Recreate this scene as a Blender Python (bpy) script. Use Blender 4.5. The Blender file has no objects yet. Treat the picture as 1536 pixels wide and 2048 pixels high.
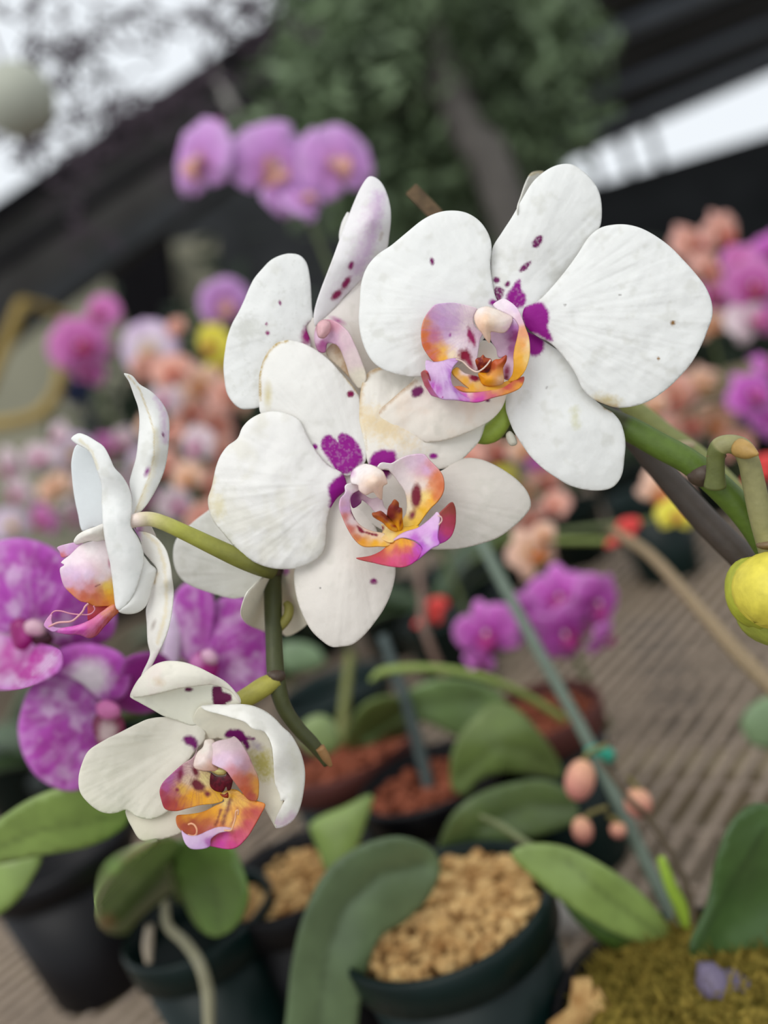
import bpy, bmesh, math, random
import numpy as np
from mathutils import Vector, Matrix, geometry

# ------------------------------------------------------------------ camera
FPX = 1900.0
CAM = np.array([0.0, 0.0, 1.30])
PITCH, ROLL = math.radians(-8.0), math.radians(20.0)
Fv = np.array([0, math.cos(PITCH), math.sin(PITCH)])
Up0 = np.array([0, -math.sin(PITCH), math.cos(PITCH)])
X0 = np.array([1.0, 0, 0])
Rv = math.cos(ROLL) * X0 - math.sin(ROLL) * Up0
Uv = math.sin(ROLL) * X0 + math.cos(ROLL) * Up0
DF = 0.28
scene = bpy.context.scene
COL = scene.collection
cam_d = bpy.data.cameras.new('camera')
cam = bpy.data.objects.new('camera', cam_d)
COL.objects.link(cam)
cam.matrix_world = Matrix(((Rv[0], Uv[0], -Fv[0], CAM[0]), (Rv[1], Uv[1], -Fv[1], CAM[1]), (Rv[2], Uv[2], -Fv[2], CAM[2]), (0, 0, 0, 1)))
cam_d.sensor_fit = 'VERTICAL'
cam_d.sensor_height = 36.0
cam_d.lens = 36.0 * FPX / 2048.0
cam_d.clip_start = 0.01
cam_d.dof.use_dof = True
cam_d.dof.focus_distance = DF - 0.003
cam_d.dof.aperture_fstop = 4.4
scene.camera = cam

# ------------------------------------------------------------------ world and light
world = bpy.data.worlds.new('overcast_sky')
scene.world = world
world.use_nodes = True
wn = world.node_tree
bg = wn.nodes['Background']
bg.inputs['Color'].default_value = (0.90, 0.95, 1.0, 1)
bg.inputs['Strength'].default_value = 0.92
sun_d = bpy.data.lights.new('hazy_sun', 'SUN')
sun_d.energy = 1.45
sun_d.angle = math.radians(50)
sun_d.color = (1.0, 0.97, 0.92)
sun = bpy.data.objects.new('hazy_sun', sun_d)
COL.objects.link(sun)
sd = Vector((0.35, 0.62, -0.85)).normalized()
sun.rotation_euler = sd.to_track_quat('-Z', 'Y').to_euler()
vs = scene.view_settings
vs.view_transform = 'Standard'
vs.look = 'None'
vs.exposure = 0.10
vs.gamma = 1.0
vs.use_curve_mapping = False

# ------------------------------------------------------------------ helpers
rng = random.Random(7)
nrng = np.random.RandomState(11)

def lin(c):
    c = np.asarray(c, float) / 255.0
    return np.where(c <= 0.04045, c / 12.92, ((c + 0.055) / 1.055) ** 2.4)

def P(px, py, d):
    return CAM + d * (Fv + (px - 768.0) / FPX * Rv - (py - 1024.0) / FPX * Uv)

def ray_z(px, py, z):
    r = Fv + (px - 768.0) / FPX * Rv - (py - 1024.0) / FPX * Uv
    return CAM + r * ((z - CAM[2]) / r[2])

def depth_of(p):
    return float(np.dot(np.asarray(p) - CAM, Fv))

def hash2(ix, iy, seed):
    n = (ix.astype(np.int64) * 374761393 + iy.astype(np.int64) * 668265263 + seed * 974711) & 0x7fffffff
    n = ((n ^ (n >> 13)) * 1274126177) & 0x7fffffff
    return ((n ^ (n >> 16)) & 0xffff) / 65535.0

def noise(x, y, seed=0):
    x = np.asarray(x, float); y = np.asarray(y, float)
    ix = np.floor(x); iy = np.floor(y)
    fx = x - ix; fy = y - iy
    fx = fx * fx * (3 - 2 * fx); fy = fy * fy * (3 - 2 * fy)
    a = hash2(ix, iy, seed); b = hash2(ix + 1, iy, seed); c = hash2(ix, iy + 1, seed); d = hash2(ix + 1, iy + 1, seed)
    return (a * (1 - fx) + b * fx) * (1 - fy) + (c * (1 - fx) + d * fx) * fy

def fbm(x, y, seed=0):
    x = np.asarray(x, float); y = np.asarray(y, float)
    r = 0
    for k, (a, f, w) in enumerate(((.6, 1.0, .34), (1.9, 1.37, .28), (2.9, 2.3, .22), (.2, 4.3, .16))):
        r = r + w * noise((x * math.cos(a) - y * math.sin(a)) * f + 17 * k, (x * math.sin(a) + y * math.cos(a)) * f - 9 * k, seed + k)
    return .5 + (r - .5) * 1.25

def tag(o, label=None, cat=None, group=None, kind=None):
    if label: o['label'] = label
    if cat: o['category'] = cat
    if group: o['group'] = group
    if kind: o['kind'] = kind
    return o

def empty(name, loc, label=None, cat=None, group=None):
    o = bpy.data.objects.new(name, None)
    o.empty_display_size = 0.01
    o.location = [float(v) for v in loc]
    COL.objects.link(o)
    return tag(o, label, cat, group)

def mesh_obj(name, V, Fc, mat, parent=None, colors=None, smooth=True, origin=None, mods=None):
    V = np.asarray(V, float)
    off = np.zeros(3)
    par_loc = np.zeros(3)
    if parent is not None:
        q = parent
        while q is not None:
            par_loc = par_loc + np.array(q.location); q = q.parent
    if origin is None:
        origin = par_loc if parent is not None else np.array([V[:, 0].mean(), V[:, 1].mean(), V[:, 2].min()])
    me = bpy.data.meshes.new(name)
    me.from_pydata((V - origin).tolist(), [], Fc if isinstance(Fc, list) else Fc.tolist())
    if colors is not None:
        at = me.color_attributes.new('pigment', 'FLOAT_COLOR', 'POINT')
        c4 = np.ones((len(V), 4), np.float32); c4[:, :3] = colors
        at.data.foreach_set('color', c4.ravel())
    if smooth:
        me.polygons.foreach_set('use_smooth', [True] * len(me.polygons))
    me.materials.append(mat)
    me.update()
    o = bpy.data.objects.new(name, me)
    o.location = [float(v) for v in (np.asarray(origin) - par_loc)]
    COL.objects.link(o)
    if parent is not None:
        o.parent = parent
    return o

def solidify(o, t, offset=-1):
    m = o.modifiers.new('thickness', 'SOLIDIFY')
    m.thickness = t; m.offset = offset
    return o

# ------------------------------------------------------------------ materials
def new_mat(name):
    m = bpy.data.materials.new(name)
    m.use_nodes = True
    nt = m.node_tree
    return m, nt, nt.nodes['Principled BSDF'], nt.nodes['Material Output']

def bump(nt, b, scale, strength, dist=0.001, detail=4):
    tc = nt.nodes.new('ShaderNodeTexCoord')
    n = nt.nodes.new('ShaderNodeTexNoise')
    n.inputs['Scale'].default_value = scale
    n.inputs['Detail'].default_value = detail
    nt.links.new(tc.outputs['Object'], n.inputs['Vector'])
    bp = nt.nodes.new('ShaderNodeBump')
    bp.inputs['Strength'].default_value = strength
    bp.inputs['Distance'].default_value = dist
    nt.links.new(n.outputs['Fac'], bp.inputs['Height'])
    nt.links.new(bp.outputs['Normal'], b.inputs['Normal'])
    return n

def pigment_mat(name, rough, trans, spec=0.35, bscale=900, bstr=0.25, bdist=0.0004, var=0.06, vscale=260):
    m, nt, b, out = new_mat(name)
    at = nt.nodes.new('ShaderNodeAttribute'); at.attribute_name = 'pigment'
    n = bump(nt, b, bscale, bstr, bdist)
    tc = nt.nodes.new('ShaderNodeTexCoord')
    n2 = nt.nodes.new('ShaderNodeTexNoise'); n2.inputs['Scale'].default_value = vscale; n2.inputs['Detail'].default_value = 5
    nt.links.new(tc.outputs['Object'], n2.inputs['Vector'])
    mr = nt.nodes.new('ShaderNodeMapRange')
    mr.inputs['To Min'].default_value = 1 - var; mr.inputs['To Max'].default_value = 1 + var
    mr.inputs['From Min'].default_value = .3; mr.inputs['From Max'].default_value = .7
    nt.links.new(n2.outputs['Fac'], mr.inputs['Value'])
    mx = nt.nodes.new('ShaderNodeMix'); mx.data_type = 'RGBA'; mx.blend_type = 'MULTIPLY'; mx.inputs[0].default_value = 1
    nt.links.new(at.outputs['Color'], mx.inputs[6]); nt.links.new(mr.outputs['Result'], mx.inputs[7])
    nt.links.new(mx.outputs[2], b.inputs['Base Color'])
    b.inputs['Roughness'].default_value = rough
    b.inputs['Specular IOR Level'].default_value = spec
    if trans > 0:
        tr = nt.nodes.new('ShaderNodeBsdfTranslucent')
        nt.links.new(mx.outputs[2], tr.inputs['Color'])
        ms = nt.nodes.new('ShaderNodeMixShader'); ms.inputs[0].default_value = trans
        nt.links.new(b.outputs[0], ms.inputs[1]); nt.links.new(tr.outputs[0], ms.inputs[2])
        nt.links.new(ms.outputs[0], out.inputs['Surface'])
    return m

def plain(name, rgb, rough=0.6, spec=0.4, scale=60, var=0.25, bs=0.2, bd=0.001, metal=0.0, rgb2=None):
    m, nt, b, out = new_mat(name)
    n = bump(nt, b, scale, bs, bd)
    cr = nt.nodes.new('ShaderNodeValToRGB')
    c = lin(rgb)
    c2 = lin(rgb2) if rgb2 is not None else c * (1 + var)
    c1 = c * (1 - var)
    cr.color_ramp.elements[0].position = .3; cr.color_ramp.elements[1].position = .7
    cr.color_ramp.elements[0].color = (*c1, 1); cr.color_ramp.elements[1].color = (*np.clip(c2, 0, 1), 1)
    nt.links.new(n.outputs['Fac'], cr.inputs['Fac'])
    nt.links.new(cr.outputs['Color'], b.inputs['Base Color'])
    b.inputs['Roughness'].default_value = rough
    b.inputs['Specular IOR Level'].default_value = spec
    b.inputs['Metallic'].default_value = metal
    return m

M_PETAL = pigment_mat('white_petal_tissue', 0.55, 0.28, 0.3, var=0.012, vscale=400)
M_LIP = pigment_mat('lip_tissue', 0.38, 0.22, 0.45, bstr=0.15, var=0.05, vscale=700)
M_BLOOM = pigment_mat('coloured_petal_tissue', 0.5, 0.25, 0.35, bscale=300, var=0.08)
M_LEAF = pigment_mat('leaf_tissue', 0.33, 0.12, 0.5, bscale=160, bstr=0.2, bdist=0.001, var=0.12, vscale=60)
M_STEM = pigment_mat('stem_tissue', 0.5, 0.0, 0.4, bscale=500, bstr=0.3, bdist=0.0006, var=0.12, vscale=300)

# ------------------------------------------------------------------ traced sheets with real depth
def smooth_closed(pts, step):
    pts = np.asarray(pts, float)
    n = len(pts)
    out = []
    for i in range(n):
        p0, p1, p2, p3 = pts[i - 1], pts[i], pts[(i + 1) % n], pts[(i + 2) % n]
        L = np.linalg.norm(p2 - p1)
        k = max(1, int(round(L / step)))
        # centripetal-ish: scale tangents by segment length
        t1 = (p2 - p0) * L / max(1e-6, np.linalg.norm(p1 - p0) + L)
        t2 = (p3 - p1) * L / max(1e-6, np.linalg.norm(p3 - p2) + L)
        for j in range(k):
            t = j / k
            h00 = 2*t**3 - 3*t**2 + 1; h10 = t**3 - 2*t**2 + t; h01 = -2*t**3 + 3*t**2; h11 = t**3 - t**2
            out.append(h00 * p1 + h10 * t1 + h01 * p2 + h11 * t2)
    return np.array(out)

def seg_dist(p, poly, closed=True):
    a = poly if closed else poly[:-1]
    b = np.roll(poly, -1, 0) if closed else poly[1:]
    best = np.full(len(p), 1e9)
    for i in range(len(a)):
        d = b[i] - a[i]
        L = max(1e-9, d @ d)
        t = np.clip(((p - a[i]) @ d) / L, 0, 1)
        q = p - a[i] - t[:, None] * d
        best = np.minimum(best, (q * q).sum(1))
    return np.sqrt(best)

def inside(p, poly):
    x, y = p[:, 0], p[:, 1]
    r = np.zeros(len(p), bool)
    n = len(poly)
    j = n - 1
    for i in range(n):
        xi, yi = poly[i]; xj, yj = poly[j]
        c = ((yi > y) != (yj > y)) & (x < (xj - xi) * (y - yi) / ((yj - yi) if abs(yj - yi) > 1e-12 else 1e-12) + xi)
        r ^= c
        j = i
    return r

def tps(ctrl):
    c = np.asarray(ctrl, float)
    n = len(c)
    if n < 3:
        z = c[:, 2].mean()
        return lambda p: np.full(len(p), z)
    s = 100.0
    X = c[:, :2] / s
    def U(r2):
        return np.where(r2 > 1e-12, r2 * np.log(np.maximum(r2, 1e-12)), 0)
    K = U(((X[:, None] - X[None]) ** 2).sum(-1)) + np.eye(n) * 0.02
    A = np.zeros((n + 3, n + 3)); A[:n, :n] = K; A[:n, n] = 1; A[:n, n+1:] = X
    A[n, :n] = 1; A[n+1:, :n] = X.T
    w = np.linalg.lstsq(A, np.concatenate([c[:, 2], [0, 0, 0]]), rcond=None)[0]
    def f(p):
        q = p / s
        return U(((q[:, None] - X[None]) ** 2).sum(-1)) @ w[:n] + w[n] + q @ w[n+1:]
    return f

def paint(p, db, ops, base):
    col = np.tile(lin(base), (len(p), 1))
    seed = 3
    pr = {'grad': 0, 'mottle': 1, 'streak': 1, 'rim': 1, 'line': 2, 'poly': 3, 'spot': 3}
    for op in sorted(ops, key=lambda q: pr[q[0]]):
        seed += 5
        k = op[0]
        if k == 'grad':            # ('grad', [(x,y,rgb)...], power)
            pts = np.array([[q[0], q[1]] for q in op[1]], float)
            cs = np.array([lin(q[2]) for q in op[1]])
            wx = p + (np.stack([fbm(p[:, 0] / 9, p[:, 1] / 9, seed), fbm(p[:, 0] / 9, p[:, 1] / 9, seed + 9)], 1) - .5) * (op[3] if len(op) > 3 else 8)
            d2 = ((wx[:, None] - pts[None]) ** 2).sum(-1) + 36
            w = d2 ** (-(op[2] - .6) / 2.0)
            col = (w @ cs) / w.sum(1, keepdims=True)
        elif k == 'spot':          # ('spot', x, y, rx, ry, ang, rgb, soft, warp)
            _, x, y, rx, ry, ang, c = op[:7]
            soft = op[7] if len(op) > 7 else 2.0
            wp = op[8] if len(op) > 8 else 0.25
            a = math.radians(ang)
            d = p - np.array([x, y])
            u = (d[:, 0] * math.cos(a) + d[:, 1] * math.sin(a)) / rx
            v = (-d[:, 0] * math.sin(a) + d[:, 1] * math.cos(a)) / ry
            r = np.sqrt(u * u + v * v) + (fbm(p[:, 0] / 6, p[:, 1] / 6, seed) - .5) * 2 * wp
            sd = (r - 1) * min(rx, ry)
            m = np.clip(.5 - sd / (2 * soft), 0, 1)[:, None]
            col = col * (1 - m) + lin(c) * m
        elif k == 'poly':          # ('poly', pts, rgb, soft, speck)
            pg = smooth_closed(op[1], 3)
            ins = inside(p, pg)
            sd = seg_dist(p, pg) * np.where(ins, -1, 1)
            soft = op[3] if len(op) > 3 else 2.0
            sd = sd + (fbm(p[:, 0] / 5, p[:, 1] / 5, seed) - .5) * soft * 2
            m = np.clip(.5 - sd / (2 * soft), 0, 1)
            if len(op) > 4:
                m = m * (1 - op[4] * np.clip((noise(p[:, 0] / 3.2, p[:, 1] / 3.2, seed) - .55) * 4, 0, 1))
            m = m[:, None]
            col = col * (1 - m) + lin(op[2]) * m
        elif k == 'line':          # ('line', pts, rgb, width, opacity)
            sd = seg_dist(p, np.asarray(op[1], float), False)
            sd = sd + (fbm(p[:, 0] / 7, p[:, 1] / 7, seed) - .5) * op[3]
            m = (np.clip(1 - sd / op[3], 0, 1) * op[4])[:, None]
            col = col * (1 - m) + lin(op[2]) * m
        elif k == 'rim':           # ('rim', rgb, width, opacity)
            m = (np.clip(1 - db / op[2], 0, 1) * op[3] * (.3 + fbm(p[:, 0] / 14, p[:, 1] / 14, seed)))[:, None]
            m = np.clip(m, 0, 1)
            col = col * (1 - m) + lin(op[1]) * m
        elif k == 'mottle':        # ('mottle', rgb, scale, lo, hi, opacity)
            n = fbm(p[:, 0] / op[2], p[:, 1] / op[2], seed)
            m = (np.clip((n - op[3]) / (op[4] - op[3]), 0, 1) * op[5])[:, None]
            col = col * (1 - m) + lin(op[1]) * m
        elif k == 'streak':        # ('streak', bx, by, rgb, freq, opacity): fine veins fanning out from a base point
            d = p - np.array([op[1], op[2]])
            an = np.arctan2(d[:, 1], d[:, 0]) * op[4]
            n = fbm(an, np.hypot(d[:, 0], d[:, 1]) / 45, seed)
            m = (np.clip((n - .45) * 4, 0, 1) * op[5])[:, None]
            col = col * (1 - m) + lin(op[3]) * m
    return col

def sheet(pts, ctrl, base=(240, 240, 236), ops=(), D=DF, step=3.2, bulge=0.0, curl=0.0, ripple=None, xf=None):
    """a curved sheet whose edge is pts; ctrl gives heights towards the viewer in units of one pixel at that distance"""
    if xf: pts = [xf(*q) for q in pts]
    bd = smooth_closed(pts, step)
    lo, hi = bd.min(0), bd.max(0)
    gx = np.arange(lo[0], hi[0], step); gy = np.arange(lo[1], hi[1], step * .866)
    G = np.array([(x + (step / 2 if j % 2 else 0), y) for j, y in enumerate(gy) for x in gx])
    if len(G):
        G = G[inside(G, bd)]
        if len(G):
            G = G[seg_dist(G, bd) > step * .55]
    A = np.vstack([bd, G]) if len(G) else bd
    n = len(bd)
    cs = [Vector((float(x), float(-y))) for x, y in A]
    r = geometry.delaunay_2d_cdt(cs, [(i, (i + 1) % n) for i in range(n)], [], 1, 1e-4)
    V2 = np.array([(v.x, -v.y) for v in r[0]]); Fc = [list(f) for f in r[2]]
    z = tps(ctrl)(V2)
    db = seg_dist(V2, bd)
    if bulge:
        k = np.clip(db / max(1.0, db.max()), 0, 1)
        z = z + bulge * (1 - (1 - k) ** 2)
    if curl:
        z = z - curl * np.exp(-db / 9.0)
    if ripple:
        bx, by, amp, fr = ripple
        d = V2 - np.array([bx, by])
        rr = np.hypot(d[:, 0], d[:, 1])
        an = np.arctan2(d[:, 1], d[:, 0])
        z = z + .16 * amp * (fbm(an * fr + 50, rr / 260, 5) - .5) * np.clip(rr / 120, 0, 1.5) + amp * .7 * (fbm(V2[:, 0] / 70, V2[:, 1] / 70, 8) - .5)
    col = paint(V2, db, ops, base)
    mm = D / FPX
    dep = D - z * mm
    W = CAM + dep[:, None] * (Fv + ((V2[:, 0] - 768) / FPX)[:, None] * Rv - ((V2[:, 1] - 1024) / FPX)[:, None] * Uv)
    return W, Fc, col

def join(parts):
    V, Fc, C = [], [], []
    o = 0
    for v, f, c in parts:
        V.append(v); C.append(c)
        Fc += [[i + o for i in q] for q in f]
        o += len(v)
    return np.vstack(V), Fc, np.vstack(C)

def sheet_obj(name, parts, parent, mat=None, t=0.0004):
    if not isinstance(parts, list): parts = [parts]
    V, Fc, C = join(parts)
    o = mesh_obj(name, V, Fc, mat or M_PETAL, parent, C)
    solidify(o, t)
    return o

def catmull(pts, k=6):
    pts = np.asarray(pts, float)
    if len(pts) < 3:
        return np.array([pts[0] + (pts[-1] - pts[0]) * t for t in np.linspace(0, 1, k + 1)])
    out = []
    e = np.vstack([2 * pts[0] - pts[1], pts, 2 * pts[-1] - pts[-2]])
    for i in range(1, len(e) - 2):
        for j in range(k):
            t = j / k
            out.append(.5 * ((2 * e[i]) + (-e[i-1] + e[i+1]) * t + (2*e[i-1] - 5*e[i] + 4*e[i+1] - e[i+2]) * t*t + (-e[i-1] + 3*e[i] - 3*e[i+1] + e[i+2]) * t**3))
    out.append(e[-2])
    return np.array(out)

def tube(pts, rad, sides=10, col=(90, 110, 60), k=6, colfn=None):
    """pts: 3-D points, rad: radius per point"""
    pts = np.asarray(pts, float); rad = np.asarray(rad, float).reshape(-1, 1) * np.ones((len(pts), 1))
    Q = catmull(np.hstack([pts, rad]), k)
    C, Rr = Q[:, :3], Q[:, 3]
    T = np.gradient(C, axis=0); T /= np.linalg.norm(T, axis=1, keepdims=True) + 1e-12
    up = np.array([.13, .7, .71]); V = []; Fc = []; cl = []
    nrm = np.cross(T[0], up); nrm /= np.linalg.norm(nrm)
    n = len(C)
    for i in range(n):
        nrm = nrm - T[i] * (nrm @ T[i]); nrm /= np.linalg.norm(nrm) + 1e-12
        b = np.cross(T[i], nrm)
        for j in range(sides):
            a = 2 * math.pi * j / sides
            V.append(C[i] + Rr[i] * (math.cos(a) * nrm + math.sin(a) * b))
        cl += [lin(colfn(i / (n - 1)) if colfn else col)] * sides
    for i in range(n - 1):
        for j in range(sides):
            Fc.append([i*sides + j, i*sides + (j+1) % sides, (i+1)*sides + (j+1) % sides, (i+1)*sides + j])
    V.append(C[0]); V.append(C[-1]); cl += [cl[0], cl[-1]]
    a0, a1 = len(V) - 2, len(V) - 1
    for j in range(sides):
        Fc.append([a0, (j+1) % sides, j]); Fc.append([a1, (n-1)*sides + j, (n-1)*sides + (j+1) % sides])
    return np.array(V), Fc, np.array(cl)

def ptube(pp, sides=10, **kw):
    """pp: (px, py, depth, radius_px)"""
    return tube([P(a, b, d) for a, b, d, r in pp], [r * d / FPX for a, b, d, r in pp], sides, **kw)

def blob(c, ax, col, seg=14, ring=9, colfn=None, lump=0.0, seed=1):
    """ellipsoid with axes ax (3 vectors)"""
    V = []; Fc = []; C = []
    ax = [np.asarray(a, float) for a in ax]
    for i in range(ring + 1):
        th = math.pi * i / ring
        for j in range(seg):
            ph = 2 * math.pi * j / seg
            l = np.array([math.sin(th) * math.cos(ph), math.sin(th) * math.sin(ph), math.cos(th)])
            s = 1 + lump * (math.sin(3 * ph + seed) * math.sin(th) + .5 * math.sin(5 * ph + 2 * th + seed))
            V.append(np.asarray(c) + s * (l[0] * ax[0] + l[1] * ax[1] + l[2] * ax[2]))
            C.append(lin(colfn(l) if colfn else col))
    for i in range(ring):
        for j in range(seg):
            Fc.append([i*seg + j, (i+1)*seg + j, (i+1)*seg + (j+1) % seg, i*seg + (j+1) % seg])
    return np.array(V), Fc, np.array(C)

def box_between(a, b, w, h, up=(0, 0, 1)):
    a = np.asarray(a, float); b = np.asarray(b, float)
    t = (b - a) / np.linalg.norm(b - a)
    s = np.cross(t, np.asarray(up, float)); s /= np.linalg.norm(s)
    u = np.cross(s, t)
    V = []
    for e in (a, b):
        for i, j in ((-1, -1), (1, -1), (1, 1), (-1, 1)):
            V.append(e + s * w / 2 * i + u * h / 2 * j)
    return np.array(V), [[3, 2, 1, 0], [4, 5, 6, 7], [0, 1, 5, 4], [1, 2, 6, 5], [2, 3, 7, 6], [3, 0, 4, 7]]

def prism(pts, ext):
    pts = np.asarray(pts, float); n = len(pts)
    V = np.vstack([pts, pts + np.asarray(ext, float)])
    Fc = [list(range(n - 1, -1, -1)), list(range(n, 2 * n))] + [[i, (i+1) % n, n + (i+1) % n, n + i] for i in range(n)]
    return V, Fc

ZB = 1.30 - 0.355      # height of the mesh bench
ZR = 1.30 - 0.245      # height of the pot rims

#==STRUCTURE==
# ------------------------------------------------------------------ the setting
M_FLOOR = plain('worn_concrete', (104, 92, 78), 0.9, 0.2, 3.5, 0.3, 0.3, 0.01)
M_WALL = plain('dark_shade_wall', (52, 54, 56), 0.9, 0.2, 2.0, 0.35)
M_OLIVE = plain('olive_grey_panel', (140, 138, 120), 0.85, 0.2, 1.5, 0.12)
M_ROOF = plain('dark_roof_sheet', (66, 64, 62), 0.8, 0.3, 2.5, 0.25)
M_BLACK = plain('dark_opening', (18, 17, 20), 0.9, 0.1, 3, 0.2)
M_RIB = plain('slate_roof_rib', (120, 128, 138), 0.6, 0.4, 3, 0.2)

V, Fc = prism([(-9, -2, 0), (9, -2, 0), (9, 11, 0), (-9, 11, 0)], (0, 0, -0.1))
tag(mesh_obj('floor', V, Fc, M_FLOOR, smooth=False), 'worn concrete floor under the mesh bench', kind='structure')
V, Fc = prism([(-9, 9.2, 0), (9, 9.2, 0), (9, 9.2, 1.95), (5.2, 9.2, 2.12), (2.7, 9.2, 2.26), (2.6, 9.2, 4.6), (1.1, 9.2, 4.6), (-.25, 9.2, 4.25), (-2.5, 9.2, 3.7), (-9, 9.2, 2.4)], (0, 0.2, 0))
tag(mesh_obj('wall_back', V, Fc, M_WALL, smooth=False), 'dark back wall of the shade house', kind='structure')
# right-hand roof: a dark sheet with ribs, daylight showing in the gap above the back wall
V, Fc = prism([(0.9, 3.6, 2.74), (8, 3.6, 2.94), (8, 9.0, 2.86), (0.9, 9.0, 2.42)], (0, 0, 0.06))
roof_r = tag(mesh_obj('ceiling', V, Fc, M_WALL, smooth=False), 'dark low roof over the far benches', kind='structure')
for i in range(9):
    y = 3.75 + i * 0.62
    k = (y - 3.2) / 5.8
    V, Fc = box_between((0.95, y, 2.715 - .33 * k), (7.9, y, 2.91 - .09 * k), 0.24 if i % 2 else .14, 0.06)
    mesh_obj('roof_rib', V, Fc, M_RIB if i % 2 else M_ROOF, roof_r, smooth=False)
for i in range(3):
    x = 2.95 + i * 0.3 + .04 * math.sin(i * 3)
    V, Fc = box_between((x, 9.1, 2.1), (x, 9.1, 2.62), 0.05, 0.05, (0, 1, 0))
    mesh_obj('roof_post', V, Fc, M_WALL, roof_r, smooth=False)
# left-hand roof edge
a = [P(-1300, 1316, 5.2), P(800, -110, 7.4), P(900, 40, 7.4), P(-1300, 1600, 5.2)]
V, Fc = prism(a, Fv * 0.25)
roof_l = tag(mesh_obj('roof_eave', V, Fc, M_ROOF, smooth=False), 'dark sloping eave of the neighbouring shed roof', kind='structure')
for (q0, q1, w, mt) in (((-1300, 1306, 5.1), (800, -120, 7.3), .10, M_BLACK), ((-1300, 1385, 5.05), (850, -30, 7.2), .06, M_BLACK), ((-1300, 1590, 5.05), (900, 30, 7.25), .12, M_WALL)):
    V, Fc = box_between(P(*q0), P(*q1), 0.12, w)
    mesh_obj('eave_beam', V, Fc, mt, roof_l, smooth=False)
V, Fc = prism([P(-1300, 800, 8.6), P(430, 470, 8.2), P(430, 1150, 8.2), P(-1300, 1650, 8.6)], Fv * 0.1)
tag(mesh_obj('wall_left', V, Fc, M_OLIVE, smooth=False), 'olive grey wall panel behind the left flowers', kind='structure')
V, Fc = prism([P(200, 520, 7.9), P(335, 470, 7.9), P(350, 640, 7.9), P(255, 665, 7.9)], Fv * 0.2)
tag(mesh_obj('door_1', V, Fc, M_BLACK, smooth=False), 'black doorway in the olive wall', kind='structure')

# ------------------------------------------------------------------ wire mesh bench
d2 = P(-1300, 1510, 1) - CAM; d2[2] = 0; d2 /= np.linalg.norm(d2)      # across
d1 = np.array([-d2[1], d2[0], 0.0])
if d1 @ Fv < 0: d1 = -d1
M_WIRE = plain('galvanised_wire', (148, 132, 116), 0.5, 0.4, 120, 0.2)
M_TIMBER = plain('grey_timber', (150, 136, 112), 0.8, 0.2, 18, 0.25, 0.4, 0.003)
bc = ray_z(768, 1500, ZB)
bench = empty('mesh_bench', (bc[0], bc[1], 0), 'galvanised wire mesh greenhouse bench carrying the orchid pots', 'bench')
NW = 96
for i in range(NW):
    c = bc + d2 * (i - NW / 2) * 0.0190
    V, Fc, _ = tube([c - d1 * .62, c + d1 * 1.5], [.0034, .0034], 6, k=1)
    mesh_obj('wire', V, Fc, M_WIRE, bench)
for i in range(36):
    c = bc + d1 * (i * 0.058 - .62) + np.array([0, 0, -.0062])
    V, Fc, _ = tube([c - d2 * .92, c + d2 * .92], [.0030, .0030], 6, k=1)
    mesh_obj('wire', V, Fc, M_WIRE, bench)
for q in ((1360, 1575), (1360, 1185), (250, 1960), (700, 960)):
    c = ray_z(q[0], q[1], ZB - .03)
    s0 = (c - bc) @ d1
    c = bc + d1 * s0; c[2] = ZB - .028
    V, Fc = box_between(c - d2 * .92, c + d2 * .92, 0.032, 0.045)
    mesh_obj('bearer', V, Fc, M_TIMBER, bench, smooth=False)
for sx in (-.9, .9):
    V, Fc = box_between(bc - d1 * .62 + d2 * sx + np.array([0, 0, -.03]), bc + d1 * 1.5 + d2 * sx + np.array([0, 0, -.03]), .04, .05)
    mesh_obj('side_rail', V, Fc, M_TIMBER, bench, smooth=False)
    for sy in (-.55, 1.4):
        c = bc + d2 * sx + d1 * sy
        V, Fc = box_between((c[0], c[1], 0), (c[0], c[1], ZB - .05), .05, .05, (0, 1, 0))
        mesh_obj('leg', V, Fc, M_TIMBER, bench, smooth=False)

#==HERO==
# ------------------------------------------------------------------ the white orchid blooms
WHITE = (244, 244, 241); CREAM = (246, 243, 232); MAG = (158, 14, 146); PLUM = (122, 24, 98); CRIM = (138, 14, 50)
LIL = (214, 180, 222); ORG = (216, 112, 48); YEL = (238, 176, 12); PINKW = (240, 222, 226); ROSE = (206, 60, 108); TAN = (196, 160, 96)

def zf(x0, y0, s):
    return lambda X, Y: (x0 + X / s, y0 + Y / s)
def mp(f, pts):
    return [f(*q) for q in pts]
def soften(c):
    if c[2] >= 176 and c[0] >= 176 and 120 <= c[1] <= 200 and c[2] > c[1] + 18:
        return tuple(.62 * a + .38 * b for a, b in zip(c, (234, 216, 228)))
    return c
def mops(f, s, ops):
    """operations given in magnified coordinates"""
    out = []
    for op in ops:
        k = op[0]
        if k == 'spot':
            x, y = f(op[1], op[2]); out.append(('spot', x, y, op[3] / s, op[4] / s) + tuple(op[5:]))
        elif k in ('poly', 'line'):
            o = list(op); o[1] = mp(f, op[1]); out.append(tuple(o))
        elif k == 'grad':
            o = list(op); o[1] = [(*f(q[0], q[1]), soften(q[2])) for q in op[1]]; out.append(tuple(o))
        elif k == 'streak':
            x, y = f(op[1], op[2]); out.append(('streak', x, y) + tuple(op[3:]))
        else:
            out.append(op)
    return out

SPK = ('mottle', (206, 204, 190), 30, .62, .8, .25)

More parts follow.
